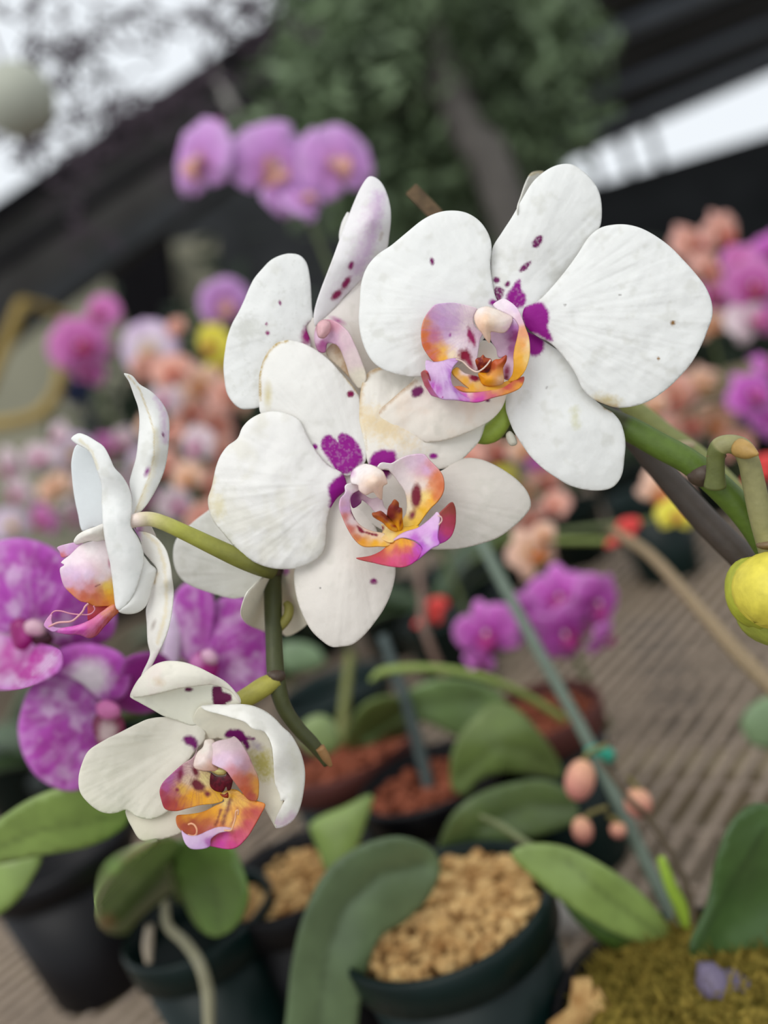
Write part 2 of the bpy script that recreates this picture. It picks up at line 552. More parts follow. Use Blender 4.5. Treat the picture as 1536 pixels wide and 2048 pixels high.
# ---- bloom with the widest petals, upper right
A = empty('orchid_bloom', P(1000, 640, DF + .008), 'largest white orchid bloom, wide petals and lilac-orange lip, at upper right', 'flower')
sheet_obj('sepal', sheet([(993,603),(985.6,573),(982,529.5),(985.6,495),(1003,466),(1025,432),(1047,393),(1066,363.5),(1091,341.5),(1115,330),(1139.5,328),(1159,337),(1178.5,354),(1195.6,378),(1203,407),(1202,446.5),(1193,466),(1169,505),(1130,554),(1090.6,603),(1061,632),(1037,637)],
    [(1000,620,-8),(1060,480,-2),(1140,330,-35),(985,500,-24),(1200,420,-34),(1100,400,-6),(1120,560,-26)], WHITE,
    [('poly',[(1012,598),(1024,575),(1040,558),(1042,575),(1052,596),(1046,612),(1030,616)],MAG,2.5,.15),('poly',[(986,580),(996,573),(1008,580),(1002,598),(990,606)],PLUM,2,.4),
     ('spot',993,560,6.5,6,0,PLUM,1.5),('spot',1015,568,4.5,6,35,PLUM,1.5),('poly',[(1038,542),(1048,528),(1062,522),(1056,536),(1044,544)],PLUM,1.5,.3),
     ('poly',[(1064,492),(1070,476),(1084,471),(1084,482),(1073,496)],PLUM,1.5,.3),SPK], ripple=(1000,620,9,14), curl=4), A)
sheet_obj('petal', sheet([(983,490),(976,466),(959,442),(934,426),(905,421),(876,425),(846,439),(812,466),(783,490),(754,510),(734,534),(723,564),(719.5,603),(717.5,642),(724,681),(739,715),(758.6,734.6),(788,747),(817,753),(846,753),(905,740),(973,671),(1000,620),(990,590),(984,560),(981,529)],
    [(1000,620,-4),(900,600,12),(740,600,-6),(900,425,-10),(850,750,2),(980,500,-2),(820,600,14)], WHITE,
    [('spot',864,523,4.6,7.5,-8,PLUM,1.5),('spot',990,606,12,6,20,MAG,2),SPK], ripple=(1000,620,10,12), curl=5), A)
sheet_obj('petal', sheet([(1045,630),(1051.6,612.5),(1071,605),(1091,588),(1125,549),(1154,510),(1176,476),(1198,457),(1222,450),(1252,449),(1281,456),(1310,471),(1340,493),(1364,517),(1388.5,544),(1410.5,573),(1423,603),(1424.6,632),(1415,661),(1403,690.6),(1383.6,725),(1359,754),(1330,781),(1296,803),(1261.5,813.7),(1232,815),(1208,808),(1183,795.6),(1164,776),(1154,754),(1139.5,730),(1120,705),(1100,686),(1076,673.5),(1059,661),(1049,648)],
    [(1050,630,-6),(1120,640,4),(1250,640,14),(1420,630,-10),(1250,450,-12),(1230,815,0),(1130,560,0),(1150,740,6),(1340,740,4)], WHITE,
    [('poly',[(1040,625),(1062,608),(1085,607),(1098,630),(1096,655),(1106,682),(1094,680),(1072,668),(1056,664)],MAG,3),
     ('spot',1346,646,4.5,4.5,0,(150,110,60),1.5),('spot',1317,717,3,3,0,(160,120,70),1.2),('spot',1214,800,22,9,10,(214,200,160),8,.6),('line',[(1193,801),(1212,808),(1232,813)],TAN,7,.8),
     ('spot',1130,610,2,1.5,0,(90,80,70),1),('spot',1240,590,1.7,1.7,0,(90,80,70),1),SPK], ripple=(1050,630,14,14), curl=5), A)
sheet_obj('sepal', sheet([(1061,666),(1086,681),(1139,720),(1169,778),(1208,815),(1225,825),(1239.5,842),(1247,861.5),(1251,886),(1249,915),(1244,949),(1230,971),(1210,980),(1174,980),(1139.5,971),(1115,957),(1086,937),(1061,913),(1042,886),(1027,861.5),(1017,837),(1011.5,817.6),(1012,793),(1016,764),(1020,730),(1030,690),(1045,664)],
    [(1060,670,-24),(1120,800,-8),(1200,975,-26),(1015,810,-34),(1250,880,-26),(1160,860,-4),(1180,790,-26)], WHITE,
    [('poly',[(1040,650),(1085,676),(1086,700),(1072,712),(1056,706),(1044,690)],MAG,3),('line',[(1150,822),(1152,850)],(226,224,196),14,.8),('spot',1093,775,1.6,1.6,0,(80,70,60),1),('line',[(1208,815),(1222,822)],TAN,4,.8),SPK], ripple=(1060,680,10,12), curl=4), A)
sheet_obj('sepal', [sheet([(1012.5,793),(1003,817.6),(983,839.5),(954,856.6),(920,871),(881,882.5),(846.5,884.5),(822,879.6),(793,871),(768,864),(751,852),(744,839.5),(756,822),(778,803),(802.5,781),(822,764),(846,730),(905,700),(973,681),(1003,715),(1017,759)],
    [(1000,700,-26),(980,800,-14),(880,840,-12),(750,845,-26),(850,740,-24),(846,884,-24)], (247, 241, 230),
    [('spot',835,783,14,10,-20,PLUM,2),('spot',975,800,5,4,0,PLUM,1.5),('line',[(744,840),(754,852),(770,866),(795,874),(832,882)],(170,128,66),11,.95),('line',[(746,838),(778,803),(806,780),(830,762)],(190,154,112),7,.75),
     ('mottle',(242,226,208),40,.45,.7,.5),SPK], ripple=(1000,720,8,12), curl=5)], A)
fA = zf(820, 580, 5.12)
# lip: front lobe is the mesh of the part, its lobes, crest and tendril are its pieces
lipA = sheet_obj('lip', [sheet(mp(fA,[(165,720),(250,735),(330,725),(420,700),(500,708),(440,790),(420,880),(440,980),(510,1050),(600,1110),(700,1140),(600,1142),(480,1125),(320,1110),(260,1050),(200,950),(165,830)]),
    [(*fA(250,735),40),(*fA(300,900),74),(*fA(420,1000),78),(*fA(650,1130),70),(*fA(480,710),44)], LIL, mops(fA,5.12,[('grad',[(250,780,(214,176,222)),(330,900,(206,164,216)),(420,900,(172,84,190)),(480,1020,(160,60,176)),(420,1060,(210,170,220)),(230,1000,(186,70,180)),(600,1130,(206,90,190))],4),('streak',300,700,(226,196,230),9,.5)]),step=2.2),
   sheet(mp(fA,[(110,850),(140,825),(175,850),(210,950),(260,1040),(330,1107),(230,1085),(170,1040),(140,960)]),[(*fA(120,850),44),(*fA(200,950),60),(*fA(300,1100),62)],ROSE,mops(fA,5.12,[('grad',[(130,850,(190,64,70)),(160,950,(210,80,110)),(250,1060,(196,40,160))],4)]),step=2.2),
   sheet(mp(fA,[(440,980),(520,1040),(650,1050),(800,1030),(950,1000),(1060,930),(1165,885),(1168,930),(1130,1000),(1000,1060),(850,1100),(720,1142),(620,1142),(520,1090)]),[(*fA(500,1050),70),(*fA(700,1100),66),(*fA(1000,1010),40),(*fA(1160,900),24)],ROSE,
     mops(fA,5.12,[('grad',[(600,1050,(240,200,190)),(560,1080,(200,70,190)),(700,1120,(206,60,168)),(850,1060,(206,70,120)),(1000,990,(196,66,70)),(1130,920,(190,74,66)),(1000,1050,(226,150,60)),(1130,990,(232,160,50)),(860,1030,(236,180,90)),(680,1060,(222,110,150))],4)]),step=2.2),
   sheet(mp(fA,[(430,840),(480,790),(560,850),(640,870),(720,900),(760,980),(860,970),(1000,930),(1100,890),(1130,920),(1000,990),(850,1035),(700,1045),(560,1040),(450,990),(520,985),(610,1010),(540,950)]),[(*fA(450,840),44),(*fA(800,1000),34),(*fA(1100,910),20),(*fA(560,1020),56)],YEL,
     mops(fA,5.12,[('grad',[(470,830,YEL),(560,920,YEL),(640,990,YEL),(560,840,PINKW),(650,900,(222,180,190)),(700,960,(238,200,120)),(850,1000,(240,186,60)),(1050,920,(240,176,40)),(520,1010,(224,120,70)),(700,1030,(236,170,90))],4),('spot',660,900,58,34,20,CRIM,2)]),step=2.2)], A, M_LIP)
sheet_obj('side_lobe', sheet(mp(fA,[(690,195),(620,165),(560,150),(450,130),(340,135),(260,150),(200,210),(150,290),(125,370),(118,460),(130,560),(170,640),(240,725),(300,735),(400,715),(480,700),(560,750),(640,810),(690,830),(690,700),(705,590),(720,500),(745,450),(690,400),(650,330),(660,250)]),
    [(*fA(640,250),22),(*fA(300,180),34),(*fA(125,460),42),(*fA(250,710),40),(*fA(450,450),14),(*fA(650,700),20),(*fA(500,700),34),(*fA(600,500),12)], PINKW,
    mops(fA,5.12,[('grad',[(560,200,PINKW),(440,180,(226,198,226)),(330,200,(220,176,226)),(330,330,(208,150,216)),(420,330,(212,164,218)),(250,280,(206,140,200)),(160,330,(226,150,100)),(140,460,(222,120,50)),(170,580,(214,106,44)),(240,690,(214,104,48)),(290,620,(216,120,50)),(350,690,(242,180,30)),(330,610,(240,190,80)),(420,500,(238,224,228)),(380,460,(206,150,206)),(250,470,(206,120,150)),(500,560,(240,226,230)),(600,350,(242,228,230)),(420,660,(240,222,190)),(700,600,(226,208,220)),(560,600,(238,220,228)),(650,450,(232,206,222))],4,10),
      ('streak',640,420,(190,126,200),22,.2),('spot',612,460,26,75,-8,(160,20,96),2,.4),('spot',648,505,22,62,-8,(160,20,96),2,.4),('spot',560,670,58,70,-35,CRIM,4,.3),('spot',610,740,25,75,-28,(160,24,70),3,.3),('spot',412,460,10,18,10,MAG,1.5)]),step=2.2), lipA, M_LIP)
sheet_obj('side_lobe', [sheet(mp(fA,[(850,150),(900,110),(960,88),(1040,130),(1100,190),(1140,270),(1180,380),(1215,480),(1228,600),(1220,700),(1180,820),(1120,900),(1060,935),(1000,940),(1045,870),(1060,780),(1058,680),(1070,590),(1088,520),(1105,440),(1112,370),(1060,290),(960,230),(880,190)]),
    [(*fA(960,100),14),(*fA(1100,220),34),(*fA(1220,600),44),(*fA(1110,420),36),(*fA(1060,780),34),(*fA(1100,910),30),(*fA(960,230),20)], PINKW,
    mops(fA,5.12,[('grad',[(950,150,(240,226,234)),(1060,200,(226,196,228)),(1130,300,(226,176,200)),(1160,430,(230,156,110)),(1150,560,(234,160,70)),(1210,560,(244,214,160)),(1140,700,(240,176,10)),(1100,840,(236,170,6)),(1200,700,(240,206,130)),(1090,600,(236,176,60)),(1040,260,(240,220,226))],4)]),step=2.2),
   sheet(mp(fA,[(820,430),(950,440),(1040,290),(1115,380),(1100,500),(1070,680),(1055,850),(1000,920),(955,900),(955,780),(990,680),(905,690),(880,600),(830,520)]),[(*fA(830,440),10),(*fA(1110,400),32),(*fA(1060,800),28),(*fA(930,640),0)],(214,178,204),
     mops(fA,5.12,[('grad',[(900,500,(214,178,204)),(960,600,(210,172,200)),(1050,380,(190,110,190)),(1080,470,(140,30,110)),(1040,600,(166,90,150)),(1000,760,(222,190,208)),(1060,330,(220,180,220))],4),('spot',990,830,34,60,0,(140,24,70),4),('spot',985,895,26,26,0,(120,14,50),3)]),step=2.2)], lipA, M_LIP)
sheet_obj('crest', [sheet(mp(fA,[(668,720),(690,695),(720,690),(748,662),(775,690),(832,708),(835,780),(800,850),(720,850),(690,800)]),[(*fA(745,680),52),(*fA(760,850),34),(*fA(670,730),50)],(178,76,30),mops(fA,5.12,[('mottle',(116,22,30),7,.4,.6,.9),('spot',800,830,30,40,0,(120,20,30),3)]),step=2,bulge=8),
   sheet(mp(fA,[(838,740),(870,712),(920,705),(985,665),(990,720),(955,800),(958,950),(860,985),(750,975),(712,910),(700,850),(800,840)]),[(*fA(980,680),54),(*fA(850,800),44),(*fA(850,980),36),(*fA(720,880),38)],(240,160,10),mops(fA,5.12,[('grad',[(900,720,(196,86,26)),(970,700,(170,60,26)),(860,780,(190,76,26)),(900,850,(236,160,60)),(800,900,(240,166,10)),(930,900,(232,190,150)),(760,880,(240,160,10))],4),('spot',800,800,30,60,0,(124,18,34),3)]),step=2,bulge=8)], lipA, M_LIP)
cA = sheet_obj('column', [sheet(mp(fA,[(665,240),(700,190),(780,165),(860,185),(960,230),(1050,285),(1010,400),(950,442),(830,430),(828,480),(815,545),(770,500),(740,450),(680,370),(655,290)]),
    [(*fA(860,190),38),(*fA(780,310),66),(*fA(660,290),48),(*fA(1000,330),40),(*fA(812,540),50)], CREAM,
    mops(fA,5.12,[('grad',[(720,200,(248,238,234)),(860,230,(250,240,228)),(770,290,(240,204,170)),(760,360,(240,200,164)),(830,330,(248,226,200)),(950,330,(250,238,226)),(900,410,(242,222,214)),(1000,380,(238,206,220)),(800,480,(242,212,186))],3)]),step=2.2,bulge=10)], A, M_LIP, t=0.0012)
def tendril(f, D, pts, parent, r=1.2, col=(236, 200, 190)):
    V, Fc, C = ptube([(*f(x, y), D - z * D / FPX, r) for x, y, z in pts], 6, col=col)
    return mesh_obj('tendril', V, Fc, M_LIP, parent, C)
tendril(fA, DF, [(470,708,46),(540,735,44),(610,800,44),(680,838,48),(740,812,54),(790,765,58),(826,715,60)], lipA, 1.7, (238,214,200))
# green flower stalk of this bloom showing below the lip
V, Fc, C = ptube([(1030,700,DF+.012,14),(1015,800,DF+.010,17),(1000,845,DF+.009,20),(975,868,DF+.011,21),(930,860,DF+.016,19),(860,850,DF+.020,17)], 12, col=(140,160,60))
mesh_obj('flower_stalk', V, Fc, M_STEM, A, C)
sheet_obj('bract', sheet([(1012,868),(1020,862),(1030,872),(1034,888),(1022,892),(1014,882)],[(1020,875,-40)],(226,222,206),step=2,bulge=8), A)

# ---- centre bloom
B = empty('orchid_bloom', P(735, 940, DF + .008), 'white orchid bloom in the middle with magenta heart-shaped blotch and orange-crimson lip', 'flower')
sheet_obj('sepal', sheet([(728,929),(735,906),(730,870),(724,833),(721,806),(717,790),(703,769),(683,747),(660,721.5),(637,703),(614,690),(591,682),(573,680),(555,685),(537,701),(525,724),(518.5,751),(517,783),(518.5,815),(521,826),(550,851),(600,888),(646,924),(692,952),(714,943)],
    [(715,935,-16),(640,820,-14),(575,682,-40),(520,790,-40),(715,790,-36),(600,780,-20),(560,850,-38)], (245,243,238),
    [('poly',[(676,946),(662,925),(648,905),(642,890),(646,875),(658,870),(668,876),(676,884),(676,872),(684,866),(698,870),(712,882),(722,900),(726,922),(712,934),(700,946)],MAG,2,.14),
     ('spot',701,788,7,7,0,(140,10,80),1.5),('spot',630,893,5,6,-30,MAG,1.5),('line',[(521,800),(519,752),(526,724),(538,702),(556,686),(575,681)],(190,160,80),4,.9),('line',[(690,752),(716,786)],(200,170,100),3.5,.8),('spot',536,790,6,20,0,(226,216,180),5),SPK], ripple=(715,935,9,14), curl=4), B)
sheet_obj('petal', sheet([(692,961),(683,945),(655,929),(632,901.5),(614,870),(600.5,842),(582,829.6),(559.5,823),(537,823),(518.5,828),(498,840),(484,856),(475,876.5),(455,892),(441,911),(432,933.5),(427,956),(423,974.5),(416,997),(418,1020),(427,1043),(445.6,1066),(464,1088),(486.6,1111),(514,1127),(541,1136),(568.6,1138.6),(596,1136),(623,1125),(641.6,1111),(650.7,1093),(653,1070),(654,1047),(660,1020),(673.5,997),(692,979)],
    [(690,965,-6),(600,970,6),(540,980,16),(420,1000,-14),(540,825,-12),(570,1136,-6),(650,1090,2),(640,910,-4)], (245,243,239),
    [('poly',[(700,950),(690,946),(672,956),(660,968),(657,984),(660,1000),(659,1016),(672,1008),(690,994),(702,980)],MAG,3.5),
     ('line',[(420,1015),(418,1000),(428,955)],(226,210,170),7,.6),('line',[(640,1002),(560,1035),(510,1062)],(226,222,212),3,.4),('spot',436,1015,12,22,0,(232,224,196),8,.6),('mottle',(232,228,214),60,.55,.75,.5),SPK], ripple=(690,965,13,14), curl=9), B)
sheet_obj('petal', sheet([(735,924),(732,906),(726,874),(719,842),(719,810),(721,783),(726,762.5),(737,744),(760,734),(783,736.6),(810,746.6),(842,753),(901,778),(947,810),(970,842),(967.5,860.5),(958,883),(942,901.5),(920,922),(892,936),(876,939),(837.5,947),(792,942.6),(760,938),(739.5,933)],
    [(740,930,-14),(820,880,-22),(730,770,-40),(960,860,-52),(880,940,-34),(840,760,-56)], (246,242,233),
    [('poly',[(738,930),(742,914),(756,902),(775,900),(790,903),(792,918),(786,930),(762,934)],MAG,3),('spot',867,912,9.5,5.5,4,MAG,1.5),
     ('line',[(721,830),(720,800),(724,768),(738,745),(762,735)],(206,170,110),7,.8),('spot',760,850,60,24,25,(240,222,184),18,.7),('line',[(728,840),(734,900)],(210,190,150),2.5,.5),SPK], ripple=(740,930,10,14), curl=5), B)
sheet_obj('sepal', sheet([(589,1141),(588,1161),(591,1184),(598,1211.5),(609.7,1239),(623,1261.6),(641.6,1280),(662,1293.5),(682.6,1293.5),(705,1289),(728,1271),(751,1243),(769,1216),(783,1184),(789.7,1157),(791,1138.6),(787,1116),(764.6,1084),(750,1047),(748,985),(720,950),(680,950),(645,985),(625,1050),(605,1100)],
    [(700,1000,-24),(690,1140,-6),(670,1293,-24),(590,1150,-40),(790,1140,-34),(690,1230,-8),(620,1090,-44)], (238,232,224),  # warmer, darker base: shade on the low sepal is put into the colour
    [('spot',747,1163,7.5,5.5,15,(140,10,110),1.5),('spot',640,1176,1.6,1.6,0,(70,60,60),1),('spot',700,1230,60,60,0,(240,234,226),30,.3),SPK], ripple=(700,1000,9,14), curl=4), B)
sheet_obj('sepal', sheet([(856,950),(885,940),(906,926.6),(931,916),(960.6,918.4),(988,929),(1015,945),(1038,963),(1056,986),(1062,1011),(1052,1029),(1029,1052),(997,1075),(960.6,1088),(924,1096.6),(892,1099),(860,1097.6),(810,1075),(755,1055),(712,1020),(705,985),(730,950),(764.6,940),(810,945)],
    [(765,975,-24),(900,1010,-20),(1060,1010,-40),(930,918,-44),(920,1096,-36),(980,1000,-18)], (229,223,214),  # dimmer warm white: shading of this sepal is painted into its base
    [('spot',768,945,14,12,0,(110,10,90),3),SPK,('mottle',(228,222,212),50,.5,.75,.4)], ripple=(765,975,8,14), curl=3), B)
fB = zf(640, 860, 5.12)
lipB = sheet_obj('lip', [sheet(mp(fB,[(370,1310),(440,1300),(520,1285),(620,1240),(700,1175),(800,1108),(900,1120),(980,1150),(1045,1210),(1025,1280),(980,1340),(900,1390),(830,1405),(700,1392),(540,1355),(430,1332)]),
    [(*fB(380,1312),70),(*fB(700,1180),56),(*fB(820,1110),60),(*fB(700,1390),76),(*fB(950,1230),92),(*fB(850,1400),78)], ROSE,
    mops(fB,5.12,[('grad',[(820,1140,YEL),(900,1160,(236,170,40)),(720,1195,(228,150,40)),(900,1220,(216,100,90)),(780,1230,(206,70,80)),(620,1260,(196,70,66)),(450,1310,(186,74,70)),(600,1340,(200,60,90)),(760,1340,(214,60,116)),(880,1310,(214,70,140)),(950,1330,(200,50,160)),(1000,1220,(196,60,190)),(1020,1200,(170,50,180)),(850,1390,(200,60,110))],4,8),('streak',860,1000,(190,60,60),10,.25)]),step=2.2),
   sheet(mp(fB,[(730,1145),(800,1080),(870,1042),(1000,1000),(1100,930),(1165,870),(1198,838),(1225,880),(1212,1000),(1205,1100),(1220,1165),(1150,1205),(1080,1262),(1000,1330),(975,1345),(1030,1260),(1045,1205),(990,1145),(900,1108),(820,1105)]),
     [(*fB(760,1120),58),(*fB(1000,1030),70),(*fB(1190,850),80),(*fB(1050,1200),102),(*fB(1200,1100),96),(*fB(980,1340),92)],LIL,
     mops(fB,5.12,[('grad',[(800,1100,(214,160,200)),(900,1050,(214,150,214)),(1050,1010,(206,136,214)),(1150,950,(216,160,222)),(1190,870,(222,176,222)),(1100,1130,(210,170,216)),(1050,1180,(176,70,190)),(1190,1100,(196,110,206)),(1020,1290,(196,90,196)),(960,1110,(190,100,196))],4)]),step=2.2),
   sheet(mp(fB,[(1215,870),(1290,790),(1355,738),(1385,790),(1393,870),(1385,980),(1350,1080),(1290,1140),(1220,1170),(1175,1195),(1195,1130),(1212,1050),(1235,960),(1240,910)]),[(*fB(1230,870),76),(*fB(1355,745),60),(*fB(1390,900),54),(*fB(1220,1150),92),(*fB(1300,1000),74)],ROSE,
     mops(fB,5.12,[('grad',[(1350,780,(160,70,60)),(1280,830,(172,80,70)),(1300,920,(190,54,84)),(1370,950,(178,50,70)),(1300,1040,(206,60,110)),(1250,1110,(186,50,150)),(1210,1140,(170,40,170))],4)]),step=2.2),
   sheet(mp(fB,[(630,960),(720,1000),(850,990),(900,990),(1000,965),(1010,1000),(900,1030),(800,1080),(740,1145),(660,1130),(600,1080),(640,1040)]),[(*fB(640,1050),36),(*fB(900,1000),40),(*fB(780,1100),54)],(240,200,80),
     mops(fB,5.12,[('grad',[(700,1060,(240,214,140)),(820,1030,(238,190,60)),(940,1000,(238,190,50)),(660,1110,(240,200,130)),(640,1000,(240,220,160))],4),('spot',632,1010,22,34,20,CRIM,2)]),step=2.2)], B, M_LIP)
sheet_obj('side_lobe', sheet(mp(fB,[(590,385),(615,345),(650,333),(700,340),(740,342),(830,290),(930,255),(1060,250),(1120,310),(1200,390),(1250,460),(1268,540),(1260,630),(1210,720),(1130,800),(1060,890),(1000,975),(930,1000),(860,1000),(848,920),(880,850),(888,740),(865,630),(800,530),(740,450),(690,400),(640,408)]),
    [(*fB(640,370),36),(*fB(800,400),14),(*fB(1060,260),34),(*fB(1260,540),52),(*fB(1100,800),46),(*fB(950,700),16),(*fB(920,980),34)], PINKW,
    mops(fB,5.12,[('grad',[(680,370,(250,246,244)),(830,380,(240,226,228)),(930,330,(232,208,224)),(1040,300,(222,180,212)),(1100,400,(216,160,210)),(1130,370,(222,150,150)),(1200,480,(216,120,70)),(1240,580,(206,104,50)),(1190,680,(210,110,50)),(1150,560,(222,140,90)),(1140,720,(238,170,20)),(1060,840,(236,180,20)),(990,950,(236,190,40)),(1080,680,(240,214,130)),(1060,560,(240,224,214)),(900,560,(238,226,224)),(900,800,(234,220,190)),(890,940,(236,200,90)),(1000,860,(238,196,90)),(820,480,(236,224,224))],4,8),
      ('spot',985,680,52,125,3,(122,12,44),3,.15),('spot',945,870,28,46,20,(130,20,46),3,.3)]),step=2.2), lipB, M_LIP)
sheet_obj('side_lobe', [sheet(mp(fB,[(262,570),(300,545),(390,560),(402,610),(340,650),(312,700),(310,760),(330,850),(390,950),(470,1010),(560,1040),(640,1052),(700,1085),(745,1140),(690,1185),(600,1187),(450,1187),(370,1130),(290,1010),(240,900),(203,790),(215,700),(262,640)]),
    [(*fB(290,560),40),(*fB(210,790),60),(*fB(320,800),40),(*fB(450,1180),66),(*fB(560,1045),38),(*fB(720,1150),54)], PINKW,
    mops(fB,5.12,[('grad',[(300,580,(248,240,240)),(280,680,(226,190,224)),(240,760,(214,150,180)),(260,800,(210,150,216)),(300,760,(216,166,214)),(250,900,(216,130,120)),(310,1010,(206,110,90)),(380,1100,(206,116,60)),(430,1150,(232,160,30)),(560,1160,(238,176,16)),(660,1170,(236,180,50)),(330,930,(236,220,220)),(420,1040,(240,214,200)),(560,1080,(240,214,190)),(680,1110,(240,220,190))],4,6),
      ('line',[(315,830),(360,910)],(110,30,70),3.5,1.0),('poly',[(375,975),(420,1000),(455,1050),(425,1058),(395,1030)],CRIM,1.5),('poly',[(450,1040),(520,1050),(600,1072),(590,1088),(520,1075),(465,1058)],CRIM,1.5)]),step=2.2),
   sheet(mp(fB,[(330,640),(385,600),(430,640),(520,700),(620,690),(655,780),(705,850),(640,880),(560,840),(500,770),(430,720),(420,750),(340,800),(312,730)]),[(*fB(340,680),18),(*fB(500,720),10),(*fB(680,850),26),(*fB(350,790),14)],(206,180,188),
     mops(fB,5.12,[('grad',[(560,740,(210,184,192)),(640,820,(216,196,200)),(450,680,(196,160,176)),(360,680,(120,20,100)),(370,760,(116,16,100)),(340,740,(116,16,96))],4)]),step=2.2)], lipB, M_LIP)
sheet_obj('crest', [sheet(mp(fB,[(533,850),(570,840),(625,828),(690,880),(745,930),(800,985),(805,1040),(720,1025),(640,950),(575,912),(540,885)]),[(*fB(540,860),66),(*fB(700,930),50),(*fB(780,1030),42)],(236,160,20),mops(fB,5.12,[('grad',[(560,865,(170,84,36)),(630,870,(140,40,34)),(690,910,(116,22,40)),(620,920,(226,130,30)),(700,980,(238,160,14)),(780,1020,(240,180,60))],4,6),('spot',765,985,34,15,10,(160,50,20),2)]),step=2,bulge=9),
   sheet(mp(fB,[(685,870),(700,790),(730,750),(762,710),(805,740),(812,790),(840,800),(845,900),(850,1000),(805,1045),(750,960),(700,900)]),[(*fB(760,720),76),(*fB(700,860),54),(*fB(840,900),50),(*fB(800,1030),42)],(130,30,34),mops(fB,5.12,[('grad',[(765,740,(170,84,30)),(740,800,(136,44,40)),(800,820,(124,26,40)),(740,880,(120,18,40)),(820,880,(226,140,30)),(820,970,(238,160,10)),(780,1010,(240,180,40))],4,6),('spot',826,950,12,34,12,(150,50,20),2)]),step=2,bulge=9)], lipB, M_LIP)
sheet_obj('column', sheet(mp(fB,[(310,480),(330,420),(380,375),(450,345),(530,358),(600,390),(650,430),(690,530),(688,552),(650,575),(642,640),(632,715),(590,690),(545,640),(470,667),(400,620),(385,565),(320,545)]),
    [(*fB(450,350),24),(*fB(480,450),56),(*fB(580,530),76),(*fB(320,500),30),(*fB(690,540),52),(*fB(630,710),50)], (250,246,242),
    mops(fB,5.12,[('grad',[(400,420,(250,246,244)),(500,400,(250,246,244)),(600,440,(250,242,234)),(570,520,(244,212,186)),(500,550,(240,210,186)),(620,500,(248,222,200)),(470,620,(240,216,206)),(620,640,(242,214,196)),(360,500,(248,240,240))],3),('spot',305,440,30,26,0,(206,120,200),8)]),step=2.2,bulge=10), B, M_LIP, t=0.0012)
tendril(fB, DF, [(1205,875,88),(1240,890,90),(1246,930,90),(1215,972,94)], lipB, 1.3, (236,200,190))

# ---- side-facing bloom on the left
Cc = empty('orchid_bloom', P(266, 1046, DF + .004), 'white orchid bloom turned sideways at left, pink lip pointing left, on a pale stalk', 'flower')
f5 = zf(120, 740, 6.4); f4 = zf(80, 1000, 5.486)
sheet_obj('sepal', sheet([(248,747),(264,751),(279,768),(300,781),(317,796),(331,816.6),(338,837),(339,865),(336,904),(329,940),(315,974),(296.6,1005.6),(281,1024),(264,1036),(264.5,998),(259,966.6),(264,943),(271.6,916.6),(276,880.6),(278.6,841.6),(276,815),(268,791.6),(257.5,763)],
    [(250,748,20),(279,780,4),(308,860,12),(308,910,12),(296,960,10),(266,1030,-6),(338,850,-22),(330,930,-24),(277,860,-14),(264,945,-14)], (244,244,240),
    [('line',[f5(860,60),f5(1020,250),f5(1150,600),f5(1205,800),f5(1205,1100),f5(1130,1400),f5(960,1830)],(214,196,150),2.4,.8),('line',[f5(1220,760),f5(1240,1000),f5(1190,1300),f5(1010,1780)],(236,228,200),8,.6),
     ('spot',*f5(1115,1300),4,9,22,(150,70,140),3),('spot',*f5(1320,830),2,5,-18,(130,40,110),1.2),('line',[f5(1240,350),f5(1330,560),f5(1350,900)],(224,196,222),11,.7),SPK], step=3, curl=3), Cc)
sheet_obj('petal', sheet([(153,890),(143,920),(143.5,951),(148,990),(156,1029),(165,1062),(185.6,1056),(212,1050),(212,974),(200,943),(188,909),(170,893)],
    [(150,900,-24),(170,1050,-60),(205,1040,-50),(190,920,-30),(160,980,-46)], (238,242,242), [SPK], step=3.5, curl=3), Cc)
sheet_obj('petal', [sheet([(142,877.5),(156,866.6),(171.6,870),(190,880.6),(207.5,893),(220,915),(229,935),(245,952.5),(257.5,974),(264,996),(264,1021),(262,1051),(277,1076.6),(286,1100),(288,1124),(282,1149.5),(271,1182),(255,1208),(240,1220),(233,1218),(229.5,1206),(226,1173),(220,1127.6),(211,1087.5),(206,1055),(204,1018),(203,1005.6),(203,971),(193.4,940),(182.5,910),(171.6,898),(153,888)],
    [(142,878,10),(190,892,28),(215,950,36),(235,1030,40),(255,1120,38),(238,1215,24),(262,1000,14),(286,1110,22),(205,1000,22),(222,1140,28)], (243,243,240),
    [('line',[(160,880),(184,903),(196,938)],(226,216,180),5,.6),('line',[f4(1110,820),f4(1050,1000),f4(960,1140),f4(900,1200)],(226,226,220),3,.5),('mottle',(228,230,226),18,.5,.75,.5),SPK], step=3, curl=5)], Cc)
sheet_obj('sepal', sheet(mp(f4,[(1000,500),(1130,600),(1210,700),(1280,770),(1250,900),(1200,1080),(1150,1180),(1060,1240),(940,1252),(860,1218),(900,1100),(950,900)]),
    [(*f4(1130,660),4),(*f4(1060,1240),6),(*f4(1250,900),-6)], (242,241,236), [SPK], step=3, curl=4, bulge=8), Cc)
